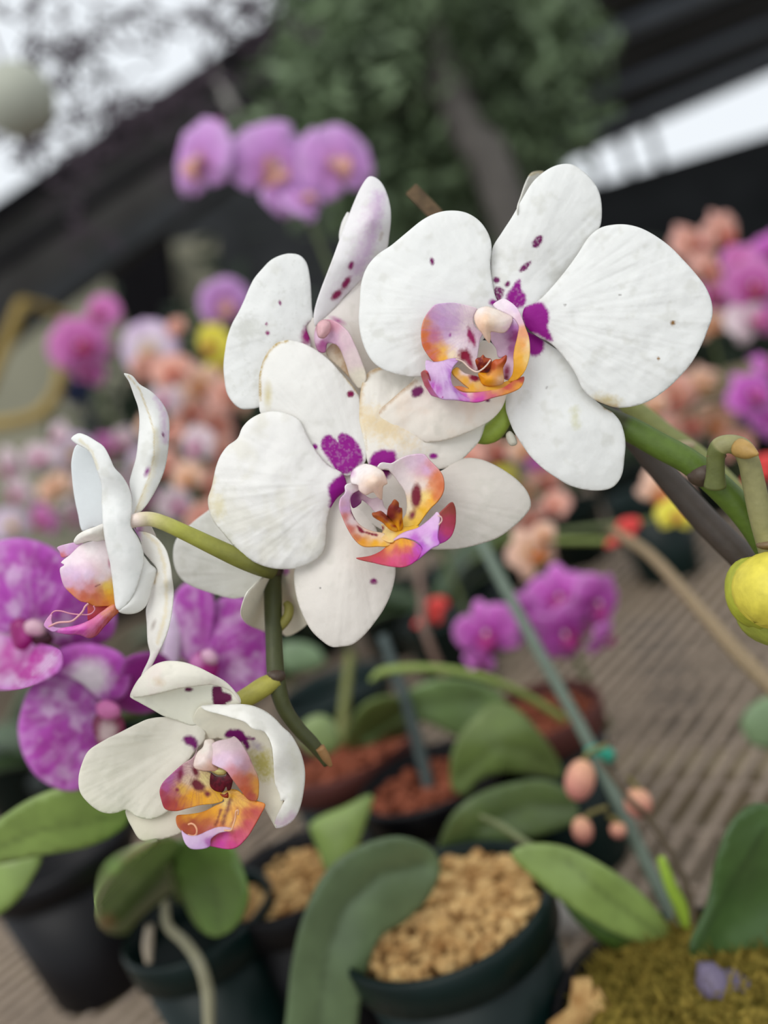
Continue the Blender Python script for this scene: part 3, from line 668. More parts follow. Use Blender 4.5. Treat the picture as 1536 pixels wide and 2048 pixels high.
sheet_obj('sepal', [sheet(mp(f4,[(1020,300),(1060,340),(1150,350),(1260,400),(1370,530),(1420,680),(1450,850),(1467,980),(1458,1150),(1430,1330),(1380,1500),(1310,1650),(1240,1790),(1180,1900),(1095,1980),(1120,1900),(1205,1700),(1180,1560),(1170,1350),(1162,1200),(1200,1080),(1240,900),(1285,770),(1200,650),(1130,560),(1100,440)]),
    [(*f4(1040,320),-6),(*f4(1300,480),6),(*f4(1390,900),10),(*f4(1320,1300),4),(*f4(1180,1850),-14),(*f4(1455,1000),-12),(*f4(1170,1300),-20),(*f4(1250,850),-16)], (242,239,232),
    [('line',[f4(1150,355),f4(1290,480),f4(1360,700),f4(1390,950),f4(1380,1250),f4(1290,1560)],(234,222,192),6,.8),('spot',*f4(1060,360),6,14,-20,(196,140,196),4),('line',[f4(1300,1640),f4(1200,1850)],(210,186,196),6,.6),('line',[f4(1275,800),f4(1250,900)],(206,180,130),6,.7),('spot',*f4(1245,1370),3,8,20,(190,180,170),3),SPK], step=3, curl=3),
   sheet(mp(f4,[(1060,240),(1100,135),(1170,170),(1230,300),(1270,400),(1150,355),(1060,330)]),[(*f4(1150,280),-26)],(240,234,230),[('spot',*f4(1080,320),8,8,0,(206,160,200),4)],step=3,bulge=6)], Cc)
lipC = sheet_obj('lip', [sheet(mp(f4,[(140,1418),(260,1398),(420,1368),(560,1308),(680,1222),(815,1138),(878,1210),(800,1290),(700,1400),(620,1490),(540,1518),(430,1482),(300,1477),(180,1452)]),
    [(*f4(150,1425),20),(*f4(500,1400),34),(*f4(840,1180),6),(*f4(560,1510),20)], ROSE,
    mops(f4,5.486,[('grad',[(170,1430,(210,110,196)),(300,1430,(214,90,190)),(450,1420,(214,86,186)),(560,1400,(222,110,170)),(640,1300,(224,120,170)),(720,1240,(226,150,120)),(800,1170,(230,150,90)),(850,1210,(206,100,40)),(740,1320,(186,60,50)),(640,1440,(186,50,60)),(560,1490,(206,90,120)),(450,1470,(206,80,170))],4,7),('streak',900,1100,(236,150,200),16,.35)]),step=2.2,bulge=8),
   sheet(mp(f4,[(525,1130),(600,1160),(720,1165),(815,1138),(690,1225),(560,1310),(525,1320),(522,1220)]),[(*f4(560,1200),2),(*f4(800,1140),0)],(196,56,64),mops(f4,5.486,[('grad',[(560,1180,(206,90,80)),(560,1280,(190,44,80)),(700,1190,(200,60,60))],3)]),step=2.2),
   sheet(mp(f4,[(42,1372),(95,1275),(130,1255),(125,1320),(150,1390),(190,1400),(240,1405),(150,1445),(90,1420)]),[(*f4(60,1370),26),(*f4(150,1400),24)],(206,130,200),mops(f4,5.486,[('grad',[(60,1370,(214,120,200)),(110,1290,(220,120,180)),(160,1420,(196,120,196))],3)]),step=2)], Cc, M_LIP)
sheet_obj('side_lobe', [sheet(mp(f4,[(230,685),(330,600),(450,490),(560,455),(720,450),(790,700),(830,950),(840,1140),(700,1166),(600,1166),(530,1132),(440,1110),(330,1020),(260,940),(220,800),(222,745),(265,712)]),
    [(*f4(230,700),14),(*f4(500,480),8),(*f4(500,800),34),(*f4(800,900),12),(*f4(600,1160),16),(*f4(300,980),14)], PINKW,
    mops(f4,5.486,[('grad',[(560,520,(246,236,236)),(400,620,(244,226,232)),(260,680,(246,232,236)),(680,600,(244,230,232)),(300,780,(230,196,228)),(400,840,(226,186,224)),(520,820,(236,210,230)),(680,860,(238,216,222)),(300,920,(222,160,200)),(440,930,(222,156,180)),(560,960,(226,150,150)),(340,1010,(222,130,90)),(480,1060,(206,104,70)),(620,1060,(202,104,64)),(560,1130,(206,120,50)),(680,1000,(206,130,80)),(750,1000,(238,186,30)),(730,950,(240,206,90)),(760,1080,(226,150,20)),(720,1130,(206,110,40)),(760,760,(240,224,226))],4,8),
     ('spot',765,690,12,30,0,(200,100,140),3),('line',[(608,950),(660,925)],(130,60,70),2,.9)]),step=2.2),
   sheet(mp(f4,[(188,520),(300,480),(400,465),(470,480),(400,560),(300,620),(240,628),(215,570)]),[(*f4(200,520),4),(*f4(400,490),-4)],LIL,mops(f4,5.486,[('grad',[(220,530,(220,160,210)),(330,530,(206,130,206)),(240,610,(214,110,120)),(300,500,(232,196,226))],4)]),step=2)], lipC, M_LIP)
sheet_obj('column', sheet(mp(f4,[(368,460),(385,415),(420,375),(500,330),(600,295),(720,260),(740,440),(640,456),(540,452),(450,478),(400,490)]),[(*f4(380,440),14),(*f4(700,340),14),(*f4(560,380),34),(*f4(560,450),16)],(248,243,234),[('spot',*f4(400,430),10,8,0,(250,246,238),5)],step=2.2,bulge=14), Cc, M_LIP, t=.0012)
tendril(f4, DF, [(95,1390,24),(200,1345,28),(340,1332,30),(420,1275,30),(470,1220,28),(495,1170,28),(532,1135,26)], lipC, 2.2, (226,170,170))
tendril(f4, DF, [(90,1300,22),(150,1225,20),(230,1218,20),(330,1245,20),(450,1258,22),(550,1252,24),(600,1205,26),(588,1160,28)], lipC, 1.5, (222,150,170))
V, Fc, C = ptube([(258,1046,DF-.001,12),(275,1040,DF-.001,14.5),(300,1038,DF,14.5),(330,1047,DF,15),(380,1070,DF+.001,16),(430,1094,DF+.002,17.5),(480,1117,DF+.004,19),(520,1132,DF+.007,20),(545,1140,DF+.010,19)], 14,
    colfn=lambda t: tuple((1 - s) * np.array((226, 208, 196)) + s * np.array((158, 158, 66)) if t < .45 else np.array((158, 158, 66)) * (1 - (t - .45) * .9) for s in [min(1, max(0, (t - .12) / .33))])[0])
mesh_obj('flower_stalk', V, Fc, M_STEM, Cc, C)

# ---- lowest bloom
Dd = empty('orchid_bloom', P(410, 1480, DF + .006), 'creamy white cupped orchid bloom, lowest of all, with yellow and crimson lip', 'flower')
fD = zf(240, 1300, 3.84)
DW = (243, 239, 226)
sheet_obj('sepal', [sheet(mp(fD,[(80,362),(160,410),(250,460),(340,510),(450,545),(560,580),(650,540),(720,490),(800,440),(925,412),(912,350),(850,300),(720,268),(600,275),(450,295),(300,330),(150,355)]),
    [(*fD(80,362),20),(*fD(600,560),-12),(*fD(500,320),-8),(*fD(900,400),-4),(*fD(720,350),-10)], (240,238,222),
    mops(fD,3.84,[('poly',[(712,285),(740,275),(775,280),(790,320),(830,330),(860,350),(858,390),(820,405),(815,420),(720,415),(710,350)],(104,14,72),1.6),('spot',528,304,32,18,0,(104,14,72),1.5),SPK]), step=3, curl=2),
   sheet(mp(fD,[(78,362),(100,290),(160,200),(250,120),(330,88),(410,83),(500,95),(600,130),(700,180),(800,235),(870,300),(910,360),(926,416),(850,318),(720,270),(600,278),(450,298),(270,340),(150,362)]),
    [(*fD(80,362),20),(*fD(330,90),10),(*fD(400,200),34),(*fD(450,298),34),(*fD(700,230),26),(*fD(915,400),0),(*fD(720,270),18)], DW,
    mops(fD,3.84,[('spot',300,245,34,24,30,(226,210,186),6,.4),('mottle',(242,228,222),30,.5,.75,.5),SPK]), step=3, curl=5)], Dd)
sheet_obj('petal', sheet([(329,1434),(298,1437.5),(273,1448),(237,1466),(202,1484),(176.5,1502),(164,1527),(157,1556),(160,1584),(176.5,1606),(198,1622),(216,1627),(234,1625.5),(252,1620),(273,1633),(291,1638),(312.6,1636),(338,1620),(352,1580),(372,1530),(395,1497),(410,1480),(408,1455),(385,1438)],
    [(405,1465,-14),(320,1520,-18),(160,1556,16),(270,1450,6),(215,1627,12),(310,1636,4),(370,1530,2),(240,1550,-4)], (236,231,217),  # own cream plus warm shade of the low bloom, mixed into the colour
    [('spot',380,1481,14,10,20,(118,10,104),3),('spot',390,1490,6,10,0,(118,10,104),3),('mottle',(236,232,214),50,.5,.75,.5),SPK], ripple=(405,1465,12,14), curl=5), Dd)
sheet_obj('sepal', sheet([(252,1620),(253.5,1634),(262,1652),(280,1679),(305,1682),(334,1676),(359,1667),(402,1638),(427,1609),(400,1590),(350,1590),(300,1605)],
    [(300,1610,-20),(300,1680,-6),(420,1610,-20),(350,1640,-10)], (236,229,212), [('line',[(345,1625),(400,1612),(425,1607)],(250,248,240),5,.6),SPK], step=3.5, curl=4), Dd)  # cream deepened with painted-in shade of the low sepal
sheet_obj('petal', [sheet(mp(fD,[(620,435),(760,490),(960,555),(1020,600),(1110,630),(1160,720),(1180,850),(1200,1020),(1250,1160),(1235,1230),(1195,1320),(1195,1362),(1150,1290),(1100,1200),(1050,1140),(1000,950),(900,760),(760,680),(640,700),(580,600),(560,520)]),
    [(*fD(600,560),-12),(*fD(1000,620),-2),(*fD(1080,900),-22),(*fD(1240,1150),4),(*fD(1195,1360),12),(*fD(800,560),-12),(*fD(700,480),0)], (240,236,218),
    mops(fD,3.84,[('poly',[(1000,820),(1080,780),(1140,800),(1165,950),(1120,980),(1060,960)],(206,198,120),14),('poly',[(800,655),(820,620),(880,605),(940,625),(970,660),(1040,680),(1030,695),(985,695),(1000,740),(980,765),(940,720),(880,690)],(118,10,104),3),('spot',1050,735,40,26,30,(200,190,196),6,.6),SPK]), step=3),  # yellow-green patch is light coming through the petal, painted as pigment
   sheet(mp(fD,[(618,432),(700,418),(820,418),(920,414),(1010,425),(1110,465),(1190,525),(1250,590),(1310,645),(1360,725),(1400,820),(1422,940),(1412,1080),(1380,1220),(1330,1310),(1250,1362),(1193,1366),(1190,1310),(1240,1200),(1262,1155),(1235,1160),(1225,1110),(1190,1020),(1178,850),(1160,720),(1110,630),(1020,605),(960,555),(850,518),(760,492),(660,465)]),
    [(*fD(620,435),6),(*fD(900,440),18),(*fD(1000,520),36),(*fD(1150,580),26),(*fD(1250,800),40),(*fD(1200,1000),32),(*fD(1410,950),-6),(*fD(1300,1150),22),(*fD(1200,1350),14),(*fD(1120,470),4),(*fD(1330,700),0)], (247,245,238),
    mops(fD,3.84,[('line',[(1200,1330),(1260,1330),(1330,1270)],(226,196,216),14,.7),('line',[(1330,760),(1370,950),(1350,1150)],(236,234,216),20,.5),SPK]), step=3, curl=5, ripple=(400,1440,12,18))], Dd)
lipD = sheet_obj('lip', [sheet(mp(fD,[(428,1300),(440,1270),(520,1262),(640,1240),(740,1190),(800,1160),(780,1120),(800,1085),(880,1070),(960,1120),(1000,1155),(1050,1160),(1112,1185),(1080,1260),(1030,1350),(980,1430),(900,1510),(830,1527),(700,1505),(600,1480),(500,1440),(468,1385),(440,1350)]),
    [(*fD(440,1290),44),(*fD(830,1110),16),(*fD(760,1260),26),(*fD(1100,1190),44),(*fD(850,1510),66),(*fD(520,1420),60),(*fD(900,1380),46)], YEL,
    mops(fD,3.84,[('grad',[(450,1300,(190,100,20)),(500,1270,(226,160,20)),(560,1260,(236,170,10)),(650,1260,(226,150,20)),(560,1320,(170,76,40)),(500,1350,(166,64,40)),(600,1390,(190,84,60)),(660,1320,(190,100,50)),(740,1240,(240,170,10)),(820,1150,(240,210,120)),(860,1120,(236,180,40)),(800,1280,(240,180,30)),(860,1320,(240,180,70)),(760,1350,(226,140,70)),(940,1180,(240,190,70)),(900,1260,(238,170,30)),(1040,1180,(232,150,20)),(960,1250,(196,80,50)),(1040,1240,(186,56,56)),(980,1340,(196,60,76)),(920,1420,(206,66,110)),(870,1500,(206,46,130)),(760,1480,(206,50,160)),(800,1420,(206,80,160)),(700,1400,(206,110,110))],4,8),
      ('line',[(845,1150),(835,1200),(810,1260),(790,1340)],(120,30,20),7,.9),('line',[(775,1230),(755,1290),(735,1340)],(130,40,20),5,.9),('line',[(905,1210),(880,1290),(850,1350)],(150,50,50),5,.7),('streak',840,1100,(170,50,40),14,.3)]),step=2.4),
   sheet(mp(fD,[(472,1385),(500,1408),(540,1425),(600,1420),(680,1385),(760,1358),(860,1368),(830,1390),(760,1405),(700,1450),(690,1505),(620,1527),(540,1522),(495,1475)]),[(*fD(480,1390),62),(*fD(560,1480),78),(*fD(820,1375),56),(*fD(690,1500),74)],LIL,mops(fD,3.84,[('grad',[(500,1420,(216,176,222)),(580,1460,(212,176,222)),(620,1510,(200,150,214)),(680,1410,(210,166,206)),(780,1375,(206,166,186)),(690,1470,(166,80,160))],4)]),step=2.2)], Dd, M_LIP)
sheet_obj('side_lobe', sheet(mp(fD,[(600,735),(565,820),(480,880),(400,950),(330,1020),(306,1080),(318,1150),(348,1220),(430,1237),(520,1215),(620,1190),(730,1178),(790,1155),(780,1090),(720,1060),(700,950),(612,925),(570,890),(585,800)]),
    [(*fD(600,745),2),(*fD(310,1090),44),(*fD(350,1220),48),(*fD(560,1000),10),(*fD(730,1170),22),(*fD(690,980),4),(*fD(430,940),22)], (240,222,160),
    mops(fD,3.84,[('grad',[(590,770,(206,170,180)),(540,860,(216,180,186)),(450,930,(186,100,150)),(380,990,(190,110,170)),(350,1060,(186,90,150)),(320,1100,(180,64,80)),(360,1180,(170,44,56)),(420,1170,(176,60,50)),(430,1100,(190,100,110)),(480,1150,(210,130,30)),(470,1070,(236,190,70)),(550,1130,(238,170,10)),(640,1140,(236,170,10)),(520,1000,(236,210,180)),(540,920,(236,206,196)),(660,980,(236,220,150)),(740,1130,(236,180,40)),(430,1225,(190,80,40))],4,8),
      ('spot',580,935,22,42,-25,(116,10,40),3,.3),('spot',598,1040,62,38,35,(110,8,30),3,.2),('spot',670,1105,26,22,20,(120,14,30),3,.3),('spot',465,955,16,48,10,(140,24,70),3,.4),('spot',440,1075,14,14,0,(150,40,70),2,.4),('streak',600,900,(150,40,80),24,.3)]),step=2.2), lipD, M_LIP)
sheet_obj('side_lobe', sheet(mp(fD,[(668,770),(720,710),(800,685),(850,675),(878,662),(930,710),(980,790),(1020,880),(1060,970),(1068,1060),(1052,1155),(990,1150),(930,1080),(860,990),(815,930),(740,892),(690,860)]),
    [(*fD(670,780),30),(*fD(880,670),8),(*fD(860,820),62),(*fD(1060,1000),30),(*fD(1040,1150),40),(*fD(850,970),64),(*fD(740,880),52)], (226,200,206),
    mops(fD,3.84,[('grad',[(720,760,(232,210,212)),(820,720,(226,204,208)),(880,700,(220,196,202)),(800,820,(222,186,208)),(760,860,(224,190,216)),(900,860,(220,180,206)),(960,900,(206,160,176)),(860,930,(222,150,160)),(900,990,(214,120,100)),(960,1000,(206,104,80)),(1000,970,(216,140,90)),(1050,1020,(230,160,70)),(960,1080,(202,96,60)),(1010,1120,(186,76,66)),(1060,1090,(226,160,60)),(1040,930,(226,190,170))],4,8)]),step=2.2), lipD, M_LIP)
sheet_obj('crest', [sheet(mp(fD,[(696,948),(712,958),(740,975),(790,975),(815,968),(818,940),(835,960),(866,990),(862,1030),(848,1075),(826,1080),(815,1050),(790,1090),(745,1088),(712,1070),(690,1035)]),[(*fD(780,1020),30),(*fD(700,960),34),(*fD(850,990),34)],(110,18,40),mops(fD,3.84,[('mottle',(70,8,24),6,.4,.6,.8)]),step=2.2,bulge=2),
   sheet(mp(fD,[(768,1105),(800,1110),(828,1092),(832,1135),(790,1130)]),[(*fD(800,1110),30)],(160,50,20),step=2,bulge=6)], lipD, M_LIP)
sheet_obj('column', sheet(mp(fD,[(562,880),(590,790),(635,745),(655,690),(720,690),(740,780),(730,850),(745,892),(760,922),(700,932),(610,924),(570,905)]),
    [(*fD(690,700),10),(*fD(640,830),44),(*fD(570,890),40),(*fD(740,910),40)], (246,236,226), mops(fD,3.84,[('grad',[(650,760,(246,240,228)),(620,860,(246,232,226)),(700,900,(236,190,166)),(740,910,(226,176,150)),(640,915,(240,206,190)),(700,800,(244,226,222))],3)]),step=2.2,bulge=12), Dd, M_LIP, t=.0012)
sheet_obj('anther_cap', sheet(mp(fD,[(700,930),(740,905),(800,905),(820,925),(810,955),(760,962),(720,945)]),[(*fD(760,930),36)],(216,206,130),step=2.2,bulge=8), Dd, M_LIP)
tendril(fD, DF, [(525,1340,60),(550,1333,64),(575,1348,66),(590,1380,68),(585,1415,66),(560,1428,64),(520,1420,66)], lipD, 2.0, (240,180,140))
tendril(fD, DF, [(800,1385,62),(850,1385,62),(868,1350,62),(885,1290,60),(890,1240,62),(908,1232,62),(905,1265,60)], lipD, 1.8, (240,190,150))
V, Fc, C = ptube([(440,1440,DF+.008,15),(470,1410,DF+.010,18),(505,1388,DF+.011,20),(530,1372,DF+.012,20),(556,1358,DF+.013,16)], 12, col=(158,152,66))
mesh_obj('flower_stalk', V, Fc, M_STEM, Dd, C)

# ---- half-hidden bloom behind the two large ones
E = empty('orchid_bloom', P(636, 650, DF + .016), 'white orchid bloom half hidden behind, tall lilac-flushed upper sepal with two purple streaks', 'flower')
DE = DF + .010
fE = zf(420, 330, 3.84)
sheet_obj('petal', sheet([(612.7,653),(625.7,637),(624,616.5),(622,577),(619,549),(612.7,525),(600,511),(581.5,507),(563,510),(542,520),(524,538),(508.5,556.6),(498,577),(488,601),(477,624),(464,648),(455,674),(450,702),(447,731),(448.6,757),(454,786),(467,806.6),(482.5,817.5),(501,818),(519,814),(560,790),(600,740),(622,690)],
    [(620,650,-10),(550,640,8),(450,720,-14),(585,508,-14),(490,817,-8),(600,740,0)], (242,242,239),
    [('spot',560,606,2.5,5,-15,(140,40,110),1.2),('spot',535,666,4.5,4,0,(150,30,110),1.2),('spot',533,648,2,3,0,(150,30,110),1),('spot',617,668,13,22,20,(160,30,120),5,.3),('spot',494,660,26,22,0,(226,226,220),10,.6),('mottle',(214,214,206),7,.66,.8,.35),SPK], D=DE, ripple=(620,650,10,12), curl=4), E)
sheet_obj('sepal', sheet([(631,652),(627,635),(631,611),(641,580),(654,546),(667,512),(680,476),(696,434),(711.7,395),(724.7,369),(738,353),(751,355),(764,366.5),(774,387),(780.7,413),(782,439),(778,476),(774,496.7),(745.5,533),(719.5,564),(693,590),(667,619),(644,642)],
    [(633,645,-8),(690,520,10),(750,360,-20),(778,470,-34),(700,430,-14),(740,440,8),(720,560,-20)], (242,239,239),
    [('line',[(757,395),(752,440),(735,500),(715,540)],(214,184,216),20,.8),('line',[(745,420),(710,540),(680,590)],(226,204,222),26,.5),('spot',702,531,5,8,20,(150,40,110),2),('spot',692,566,6,14,32,(150,40,96),2),('spot',673,590,6.5,14,45,(150,40,90),2),('line',[(764,466),(760,480)],(190,170,160),5,.5),SPK], D=DE, ripple=(633,645,6,14), curl=4), E)
sheet_obj('sepal', sheet(mp(fE,[(990,560),(1005,460),(1035,390),(1060,360),(1100,420),(1080,560),(1020,640)]),[(*fE(1040,480),-30)],(240,238,234),D=DE+.003,step=4,bulge=6), E)
sheet_obj('petal', sheet(mp(fE,[(850,1200),(950,1100),(1080,970),(1200,830),(1330,760),(1420,900),(1400,1300),(1300,1560),(1230,1640),(1140,1690),(1080,1600),(1020,1400),(900,1270)]),[(*fE(860,1210),-12),(*fE(1100,1200),-16),(*fE(1230,900),-36),(*fE(1200,1600),-30)],(244,238,232),
    mops(fE,3.84,[('spot',980,1195,45,16,25,(190,100,160),4),('line',[(1180,1400),(1200,1600)],(232,228,196),40,.6),SPK]),D=DE,curl=4), E)
sheet_obj('sepal', sheet([(600,640),(640,636),(700,640),(760,690),(770,760),(740,800),(690,800),(640,760),(600,720),(585,680)],[(640,650,-14),(700,720,-24),(740,790,-34)],(240,234,226),[SPK],D=DE,curl=3), E)
lipE = sheet_obj('lip', [sheet(mp(fE,[(815,1240),(860,1190),(950,1195),(1050,1270),(1110,1380),(1160,1500),(1200,1640),(1150,1720),(1080,1640),(1040,1520),(980,1390),(900,1370),(880,1440),(830,1430),(800,1340)]),
    [(*fE(830,1260),10),(*fE(1000,1290),40),(*fE(1180,1650),24),(*fE(860,1420),14)],(232,200,206),mops(fE,3.84,[('grad',[(860,1230,(206,130,150)),(950,1230,(222,166,184)),(1040,1320,(234,206,214)),(1120,1480,(240,220,220)),(870,1370,(160,60,130)),(830,1320,(220,180,206)),(1160,1620,(240,232,214)),(930,1320,(206,150,186))],4)]),D=DE,step=3),
   sheet(mp(fE,[(890,1440),(960,1360),(1020,1400),(1070,1520),(1090,1640),(1000,1560)]),[(*fE(980,1450),0)],(236,220,196),mops(fE,3.84,[('line',[(940,1350),(1010,1390),(1060,1480),(1070,1580)],(190,140,80),22,.8)]),D=DE,step=3)], E, M_LIP)
sheet_obj('column', sheet(mp(fE,[(820,1230),(860,1190),(920,1200),(930,1260),(880,1330),(830,1320)]),[(*fE(870,1250),40)],(226,180,184),D=DE,step=3,bulge=12), E, M_LIP, t=.001)

# ---- bloom seen from behind, at the bend of the stem
Fb = empty('orchid_bloom', P(548, 1150, DF + .03), 'white orchid bloom seen from behind, at the stem bend under the middle bloom', 'flower')
DFB = DF + .022
sheet_obj('petal', sheet([(440,1005),(415,1022),(385,1045),(353,1078),(346,1110),(353,1143),(372,1166),(418,1185),(464,1197),(492,1194),(530,1192),(550,1160),(545,1120),(520,1060),(480,1010)],
    [(545,1150,-6),(450,1100,14),(350,1110,-14),(420,1190,-8),(450,1010,-8)],(242,241,234),[('line',[(530,1150),(440,1130),(370,1100)],(230,230,222),8,.5),SPK],D=DFB,ripple=(545,1150,14,16),curl=4), Fb)
sheet_obj('sepal', sheet([(500,1180),(489,1200),(483,1228),(493,1247),(515,1258),(540,1264),(560,1240),(556,1190),(540,1150)],[(545,1160,-8),(515,1215,4),(500,1250,-8)],(238,234,222),[SPK],D=DFB+.002,curl=3,bulge=6), Fb)
sheet_obj('sepal', sheet([(550,1130),(575,1110),(598,1120),(604,1180),(620,1236),(604,1258),(570,1272),(556,1240)],[(560,1150,-10),(585,1200,2),(600,1260,-12)],(240,234,216),[('line',[(584,1140),(575,1215)],(226,206,190),14,.7),('spot',572,1142,6,8,0,(196,130,180),3),SPK],D=DFB+.002,curl=3,bulge=6), Fb)
V, Fc, C = ptube([(572,1206,DFB-.002,7),(578,1216,DFB-.003,10),(575,1234,DFB-.004,10),(560,1252,DFB-.003,11),(548,1262,DFB-.002,9)], 10, col=(134,128,62))
mesh_obj('flower_stalk', V, Fc, M_STEM, Fb, C)

G = empty('orchid_bloom', P(1080, 420, DF + .03), 'hidden white orchid bloom, one grey-white petal tip above the largest bloom', 'flower')
sheet_obj('petal', sheet([(1036,420),(1044,390),(1054,362),(1064,346),(1076,342),(1090,345),(1104,380),(1110,450),(1090,500),(1050,480)],[(1070,400,6),(1075,343,-10),(1070,490,0)],(232,230,222),[('line',[(1060,350),(1076,343),(1090,346)],(200,180,120),4,.8),SPK],D=DF+.022,curl=3), G)
sheet_obj('sepal', sheet([(1050,480),(1090,430),(1140,440),(1150,520),(1110,580),(1060,560)],[(1100,500,0)],(236,234,226),[SPK],D=DF+.026,curl=3,bulge=6), G)

# ---- stems of this plant
stem = empty('flower_spike', P(1560, 1110, DF + .02), 'thick olive green flower spike carrying the white orchid blooms', 'stem')
OL = (84, 92, 46)
def spike_col(t):
    return (82, 104, 34) if t < .3 else (66, 70, 36)
V, Fc, C = ptube([(1640,1240,DF+.012,30),(1560,1130,DF+.012,29),(1500,1040,DF+.011,28),(1440,975,DF+.010,27),(1380,925,DF+.010,26),(1320,892,DF+.011,26),(1245,852,DF+.013,25),(1150,820,DF+.018,22),(1040,850,DF+.023,19),(900,880,DF+.028,18),(760,920,DF+.030,18),(640,990,DF+.030,18),(575,1065,DF+.028,18),(548,1130,DF+.024,18),(546,1200,DF+.020,18),(548,1280,DF+.017,17),(552,1350,DF+.014,18),(566,1410,DF+.014,16),(595,1455,DF+.015,14.5),(628,1490,DF+.016,13),(655,1528,DF+.017,9)], 16, colfn=spike_col)
mesh_obj('main_stem', V, Fc, M_STEM, stem, C)
for (x, y, d, r) in ((1405,950,DF+.009,31),(552,1352,DF+.013,19.5),(547,1140,DF+.022,20)):
    c = P(x, y, d); s = r * d / FPX
    V, Fc, C = blob(c, [Rv * s, Uv * s * .8, Fv * s], (70, 56, 44))
    mesh_obj('node', V, Fc, M_STEM, stem, C)
V, Fc, C = ptube([(640,1495,DF+.014,10),(652,1515,DF+.015,9),(662,1532,DF+.016,4)], 8, col=(150,112,70))
mesh_obj('dry_tip', V, Fc, M_STEM, stem, C)
side = empty('flower_spike', P(1545, 1150, DF + .01), 'greyish crooked side spike with cut brown end, at right edge above yellow bud', 'stem')
V, Fc, C = ptube([(1430,972,DF+.004,22),(1431,945,DF+.002,18),(1432,912,DF+.0,18),(1440,893,DF-.002,19),(1462,888,DF-.003,19),(1485,898,DF-.003,21),(1498,925,DF-.002,21),(1508,970,DF,22),(1520,1030,DF+.002,22),(1535,1090,DF+.004,21),(1560,1180,DF+.006,20)], 16, colfn=lambda t: (98,104,56) if t < .3 else (140,136,92))
mesh_obj('main_stem', V, Fc, M_STEM, side, C)
V, Fc, C = ptube([(1478,895,DF-.005,20),(1495,902,DF-.008,17),(1508,906,DF-.010,9),(1516,909,DF-.011,3)], 12, col=(168,134,74))
mesh_obj('cut_end', V, Fc, M_STEM, side, C)
for (x, y, d, r) in ((1433,912,DF,19.5),(1538,1090,DF+.003,25)):
    c = P(x, y, d); s = r * d / FPX
    V, Fc, C = blob(c, [Rv * s, Uv * s * .45, Fv * s], (112, 92, 66))
    mesh_obj('node', V, Fc, M_STEM, side, C)
dk = empty('flower_spike', P(1480, 1110, DF + .05), 'dark brown slanting old spike below the green spike, right side', 'stem')
V, Fc, C = ptube([(1120,700,DF+.045,14),(1200,800,DF+.044,17),(1260,870,DF+.042,20),(1330,950,DF+.040,24),(1410,1040,DF+.036,27),(1490,1120,DF+.032,28),(1620,1250,DF+.03,28)], 14, col=(70,60,52))
mesh_obj('main_stem', V, Fc, M_STEM, dk, C)
gr = empty('flower_spike', P(1420, 930, DF + .08), 'olive green out-of-focus spike with pale joint, behind the thick green spike', 'stem')
V, Fc, C = ptube([(1180,760,DF+.085,17),(1270,820,DF+.08,21),(1330,870,DF+.075,23),(1380,905,DF+.07,24),(1440,960,DF+.065,26),(1560,1090,DF+.06,28)], 14, col=(124,128,72))
mesh_obj('main_stem', V, Fc, M_STEM, gr, C)
c = P(1368, 893, DF + .07); s = 26 * (DF + .07) / FPX
V, Fc, C = blob(c, [Rv * s, Uv * s * .5, Fv * s], (168, 150, 118)); mesh_obj('node', V, Fc, M_STEM, gr, C)
# yellow bud at the right edge
bud = empty('orchid_bud', P(1540, 1200, DF + .01), 'plump yellow-green orchid bud cut by the right edge', 'bud')
def ybud(name, c, rx, ry, rot, col, lump=.05):
    c0 = P(*c); s = c[2] / FPX
    a = math.radians(rot)
    u = (math.cos(a) * Rv + math.sin(a) * Uv) * rx * s; v = (-math.sin(a) * Rv + math.cos(a) * Uv) * ry * s
    V, Fc, C = blob(c0, [u, Fv * min(rx, ry) * s, v], col, 20, 14, lump=lump, colfn=lambda l: tuple(np.array(col) * (1 + .0 * l[2])))
    return mesh_obj(name, V, Fc, M_STEM, bud, C)
ybud('sepal', (1548, 1180, DF - .004), 82, 76, -30, (214, 200, 74))
ybud('sepal', (1512, 1186, DF + .002), 60, 72, 12, (168, 172, 54))
ybud('petal', (1560, 1232, DF + .006), 88, 62, -8, (152, 158, 62))
V, Fc, C = ptube([(1545,1130,DF+.006,16),(1548,1108,DF+.006,14),(1552,1085,DF+.008,14)],10,col=(170,170,110))
mesh_obj('flower_stalk', V, Fc, M_STEM, bud, C)
# flat brown stick above the largest bloom
V, Fc = box_between(P(822, 378, DF + .045), P(960, 520, DF + .045), 28 * (DF + .045) / FPX, .0014, Fv)
tag(mesh_obj('wooden_stick', V, Fc, plain('brown_stick', (92, 74, 52), .7, .3, 300, .3), smooth=False), 'flat brown wooden stick end behind the largest bloom', 'stick')

#==BACK==
# ------------------------------------------------------------------ parametric orchid blossoms for the benches behind
KINDS = {
 'salmon':  dict(a=(232,168,146), b=(236,194,188), c=(222,140,90), lip=(196,70,60), w=.62),
 'peach':   dict(a=(240,196,164), b=(238,206,196), c=(226,160,70), lip=(206,120,60), w=.58),
 'pale':    dict(a=(222,196,206), b=(232,222,220), c=(206,150,180), lip=(206,90,150), w=.7),
 'magenta': dict(a=(200,84,190), b=(230,172,228), c=(166,30,146), lip=(186,60,140), w=.6),
 'pinkmag': dict(a=(206,104,180), b=(222,160,206), c=(190,70,150), lip=(170,40,90), w=.72),
 'lilac':   dict(a=(206,140,212), b=(222,190,232), c=(222,150,170), lip=(222,170,150), w=.86),
 'whitelil':dict(a=(236,222,232), b=(206,170,220), c=(226,200,140), lip=(206,160,80), w=.84),
 'yellow':  dict(a=(232,220,70), b=(236,226,110), c=(210,190,40), lip=(206,120,50), w=.7),
}
_cache = {}
